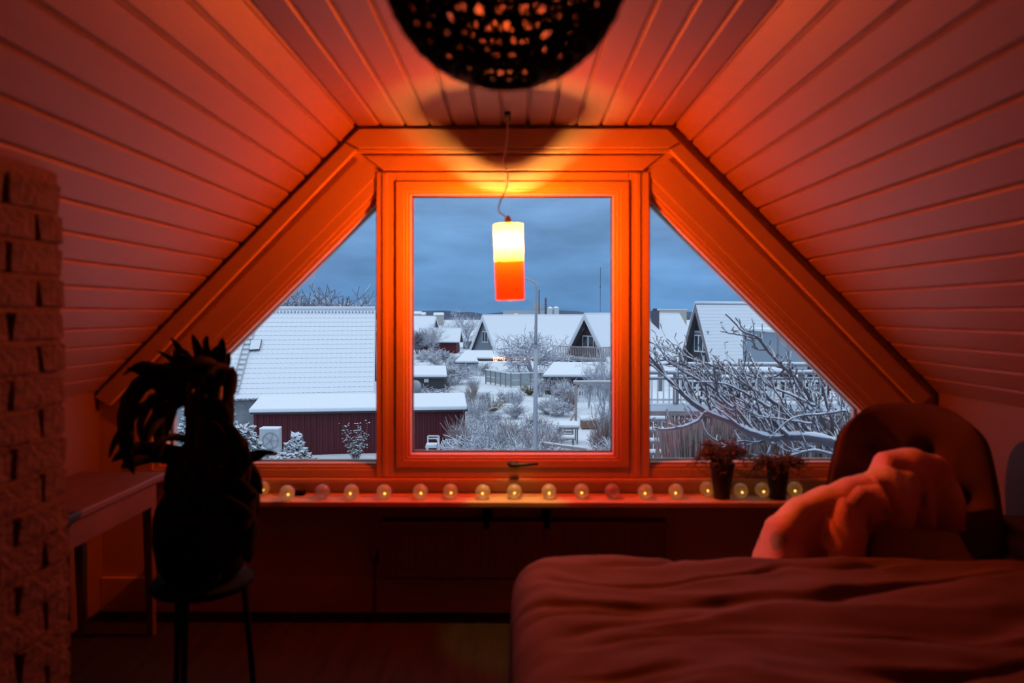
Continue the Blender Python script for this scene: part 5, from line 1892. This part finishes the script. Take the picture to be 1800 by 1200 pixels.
# furniture on the deck
tx = at(1320, 700, 21.8).x
dt = thing('deck_table', 'snow-covered table standing on the deck behind the railing', 'table', (tx, 21.8, zfl + .1))
mk(lambda m: m.box(tx - .8, tx + .8, 21.4, 22.2, zfl + .78, zfl + .83)).build('table_top', 'white_wood', parent=dt)
mk(lambda m: m.box(tx - .8, tx + .8, 21.4, 22.2, zfl + .831, zfl + .95)).build('snow_cap', 'snow', parent=dt, bevel=.04)
for sx in (-.72, .66):
    for yy in (21.45, 22.1):
        mk(lambda m: m.box(tx + sx, tx + sx + .06, yy, yy + .06, zfl + .1, zfl + .78)).build('leg', 'white_wood', parent=dt)
for i, px in enumerate((1225, 1385, 1440)):
    x = at(px, 700, 21.6).x
    dcr = thing('deck_chair', ('dark deck chair behind the left part of the railing', 'dark deck chair right of the snowy table', 'dark deck chair at the right end of the railing')[i], 'chair', (x, 21.6, zfl + .1), 'dark chairs on the deck')
    mk(lambda m: m.box(x - .24, x + .24, 21.4, 21.85, zfl + .50, zfl + .55)).build('seat', 'brown_wall', parent=dcr)
    mk(lambda m: m.box(x - .24, x + .24, 21.86, 21.90, zfl + .52, zfl + .98)).build('backrest', 'brown_wall', parent=dcr)
    mk(lambda m: m.box(x - .23, x + .23, 21.4, 21.85, zfl + .551, zfl + .64)).build('snow_cap', 'snow', parent=dcr, bevel=.03)
    for sx in (-.22, .17):
        for yy in (21.42, 21.82):
            mk(lambda m: m.box(x + sx, x + sx + .05, yy, yy + .05, zfl + .1, zfl + .5)).build('leg', 'brown_wall', parent=dcr)
# outdoor stairs
sr = thing('outdoor_stairs', 'snowy open stairs going down from the deck left end', 'stairs', (at(1150, 800, 19).x, 19, ZG))
sx0_, sx1_ = at(1122, 760, 19).x, at(1181, 760, 19).x
nst = 11
for k in range(nst):
    z = ZG + (zfl - ZG) * (k + 1) / (nst + 1)
    y = 16.6 + 3.2 * (k + 1) / (nst + 1)
    mk(lambda m: m.box(sx0_, sx1_, y - .14, y + .14, z - .05, z)).build('tread', 'grey_wood', parent=sr)
    mk(lambda m: m.box(sx0_ + .01, sx1_ - .01, y - .13, y + .13, z + .001, z + .07)).build('tread_snow', 'snow', parent=sr, bevel=.02)
for x in (sx0_ - .05, sx1_):
    MB().bar((x + .025, 16.6, ZG - .05), (x + .025, 19.85, zfl - .1), .05, .24).build('stringer', 'grey_wood', parent=sr)

# brown twiggy hedge below the deck
HB = [(1205, 17.5), (1232, 17.2), (1262, 17.4), (1292, 17.0), (1322, 17.3), (1352, 16.9), (1382, 17.2), (1412, 17.0), (1442, 17.3), (1470, 17.0), (1500, 17.2)]
ordn = ('first', 'second', 'third', 'fourth', 'fifth', 'sixth', 'seventh', 'eighth', 'ninth', 'tenth', 'eleventh')
for i, (px, d) in enumerate(HB):
    plant('bare_hedge_shrub', ('reed0', 'reed0', 'whip2')[i % 3], '%s brown bare hedge shrub below the deck, counted from the stairs' % ordn[i], 'hedge shrub', px, 812, 86 - (i % 3) * 6, d, .95, i * 2.1, 'bare hedge below the deck')
for i, (px, d, hh) in enumerate(((1240, 15.5, 40), (1300, 15.0, 46), (1365, 15.2, 50), (1430, 15.0, 52), (1480, 15.4, 60))):
    plant('frosted_bush', 'dense%d' % (i % 3), '%s frosted shrub in front of the brown hedge, from the stairs' % ordn[i], 'bush', px, 814, hh, d, .42, i * 1.9, 'frosted shrubs before the hedge')

# ---- near snow-laden tree reaching in from the right
TD = 8.6
ap = thing('apple_tree', 'gnarled bare tree with snow-laden branches across the right pane', 'tree', (at(1640, 900, TD).x, TD + .3, ZG))
wood, load = MB(), MB()
rnd = random.Random(21)


def limb(pxs, r0, r1, d0=0.0, d1=0.0, snow=1.0, kids=0, klen=60, kdir=(-.75, -.65)):
    P = []
    n = len(pxs)
    for i, (x, y) in enumerate(pxs):
        t = i / (n - 1)
        P.append(at(x, y, TD + d0 + (d1 - d0) * t + .06 * math.sin(i * 2.1)))
    pts, rad = [], []
    for i in range(n - 1):
        p0, p1, p2, p3 = P[max(i - 1, 0)], P[i], P[i + 1], P[min(i + 2, n - 1)]
        for q in range(4):
            f = q / 4
            pt = .5 * ((2 * p1) + (p2 - p0) * f + (2 * p0 - 5 * p1 + 4 * p2 - p3) * f * f + (3 * p1 - p0 - 3 * p2 + p3) * f ** 3)
            pts.append(pt + Vector((rnd.uniform(-1, 1), 0, rnd.uniform(-1, 1))) * .004)
    pts.append(P[-1])
    m_ = len(pts)
    rad = [r0 + (r1 - r0) * i / (m_ - 1) for i in range(m_)]
    wood.tube(pts, rad, 7)
    if snow:
        off = [p + Vector((0, 0, r * .62 + .002)) for p, r in zip(pts, rad)]
        load.tube(off, [max(r * .82 * snow * (1 + .25 * math.sin(i * 1.9) * rnd.random()), .004) for i, r in enumerate(rad)], 6)
    for k in range(int(kids * 2.3)):
        j = rnd.randint(1, m_ - 2)
        ln = klen * rnd.uniform(.35, 1.25) * TD / F
        d = Vector((kdir[0] + rnd.uniform(-.5, .5), rnd.uniform(-.5, .5), -kdir[1] + rnd.uniform(-.5, .5))).normalized()
        kp = [pts[j]]
        for q in range(3):
            d = (d + Vector((rnd.uniform(-.3, .3), 0, rnd.uniform(-.15, .35)))).normalized()
            kp.append(kp[-1] + d * ln / 3)
        rk = max(min(rad[j] * .5, .012), .005)
        wood.tube(kp, [rk, rk * .85, rk * .7, rk * .55], 5)
        load.tube([p + Vector((0, 0, rk * .7)) for p in kp], [rk * .9, rk * .85, rk * .75, rk * .4], 5)
        for q in (1, 2, 3):                     # buds and spurs
            if rnd.random() < .8:
                sd_ = Vector((rnd.uniform(-1, 1), rnd.uniform(-.4, .4), rnd.uniform(.1, 1))).normalized() * rnd.uniform(.02, .07)
                wood.tube([kp[q], kp[q] + sd_], [.005, .006], 4)


trunk = [(1640, 1160), (1636, 1000), (1620, 905), (1580, 835), (1530, 800)]
limb(trunk, .13, .07, .3, 0, 0)
limb([(1530, 800), (1480, 784), (1430, 770), (1385, 768), (1352, 770), (1318, 760), (1285, 742), (1240, 724), (1208, 700), (1180, 672), (1160, 650), (1140, 622)], .062, .010, 0, -.5, 1.0, 18, 70)
limb([(1500, 792), (1466, 775), (1463, 740), (1452, 705), (1443, 668), (1436, 640)], .028, .008, .1, .3, .8, 8, 50, (-.1, -.9))
limb([(1466, 775), (1432, 715), (1405, 672), (1372, 640), (1346, 612), (1330, 592), (1308, 584), (1292, 568), (1275, 552)], .026, .007, .1, .4, .6, 6, 34, (-.2, -.9))
limb([(1331, 595), (1308, 590), (1285, 586), (1266, 582)], .010, .005, .4, .5, .5, 3, 20)
limb([(1312, 585), (1302, 572), (1299, 560)], .009, .005, .4, .4, .5, 1, 15)
limb([(1350, 614), (1332, 614), (1322, 600), (1306, 592)], .010, .005, .3, .2, .5, 2, 18)
limb([(1380, 648), (1362, 662), (1330, 664), (1300, 655), (1270, 640)], .013, .006, .2, .4, .8, 6, 40)
limb([(1440, 772), (1395, 735), (1350, 700), (1310, 675), (1270, 650), (1220, 632), (1180, 618)], .030, .007, -.1, .3, 1, 16, 55)
limb([(1390, 768), (1345, 730), (1300, 700), (1255, 668), (1210, 645), (1170, 632), (1142, 640)], .028, .007, -.2, .2, 1, 16, 55)
limb([(1330, 764), (1290, 715), (1250, 680), (1205, 655), (1165, 628)], .022, .007, -.2, -.5, 1, 12, 50)
limb([(1240, 724), (1225, 740), (1200, 750), (1170, 755), (1150, 752)], .020, .008, -.3, -.5, 1, 5, 30, (-.6, -.2))
limb([(1355, 770), (1330, 778), (1300, 776), (1260, 790)], .014, .006, -.1, -.3, 1, 4, 30, (-.6, .2))
limb([(1480, 785), (1440, 760), (1420, 735), (1410, 700), (1400, 690)], .022, .008, .1, .2, 1, 8, 45, (-.5, -.7))
limb([(1500, 790), (1490, 760), (1500, 735), (1512, 715)], .020, .007, .1, .2, 1, 5, 40, (.1, -.9))
limb([(1450, 775), (1410, 755), (1385, 730), (1372, 700), (1350, 672)], .022, .007, 0, -.2, 1, 9, 45, (-.5, -.7))
limb([(1400, 768), (1375, 745), (1330, 735), (1295, 716), (1262, 700)], .020, .007, .2, .3, 1, 9, 45, (-.7, -.5))
limb([(1520, 798), (1470, 800), (1430, 792), (1390, 800), (1350, 806)], .026, .008, 0, -.3, 1, 9, 45, (-.7, .0))
limb([(1460, 770), (1430, 742), (1440, 720), (1425, 690), (1432, 660)], .016, .006, .3, .5, .9, 7, 40, (.1, -.9))
limb([(1330, 762), (1340, 790), (1352, 812)], .014, .010, 0, .1, .5, 2, 20)
rl_ = random.Random(88)
for k in range(26):                             # crossing lesser boughs
    x, y = rl_.uniform(1250, 1520), rl_.uniform(700, 800)
    if y < 700 + (1400 - x) * .1: y += 40
    L_ = rl_.uniform(60, 150)
    a = math.radians(rl_.uniform(120, 175))
    pts_ = []
    for q in range(4):
        pts_.append((x + math.cos(a) * L_ * q / 3, y - math.sin(a) * L_ * q / 3))
        a += math.radians(rl_.uniform(-25, 14))
    dd_ = rl_.uniform(-.5, .6)
    limb(pts_, rl_.uniform(.010, .018), .005, dd_, dd_ + rl_.uniform(-.2, .2), 1.1, 4, 36, (-.5, -.7))
wood.build('branches', 'bark', parent=ap, smooth=True)
load.build('snow_load', 'snow', parent=ap, smooth=True)['kind'] = 'stuff'
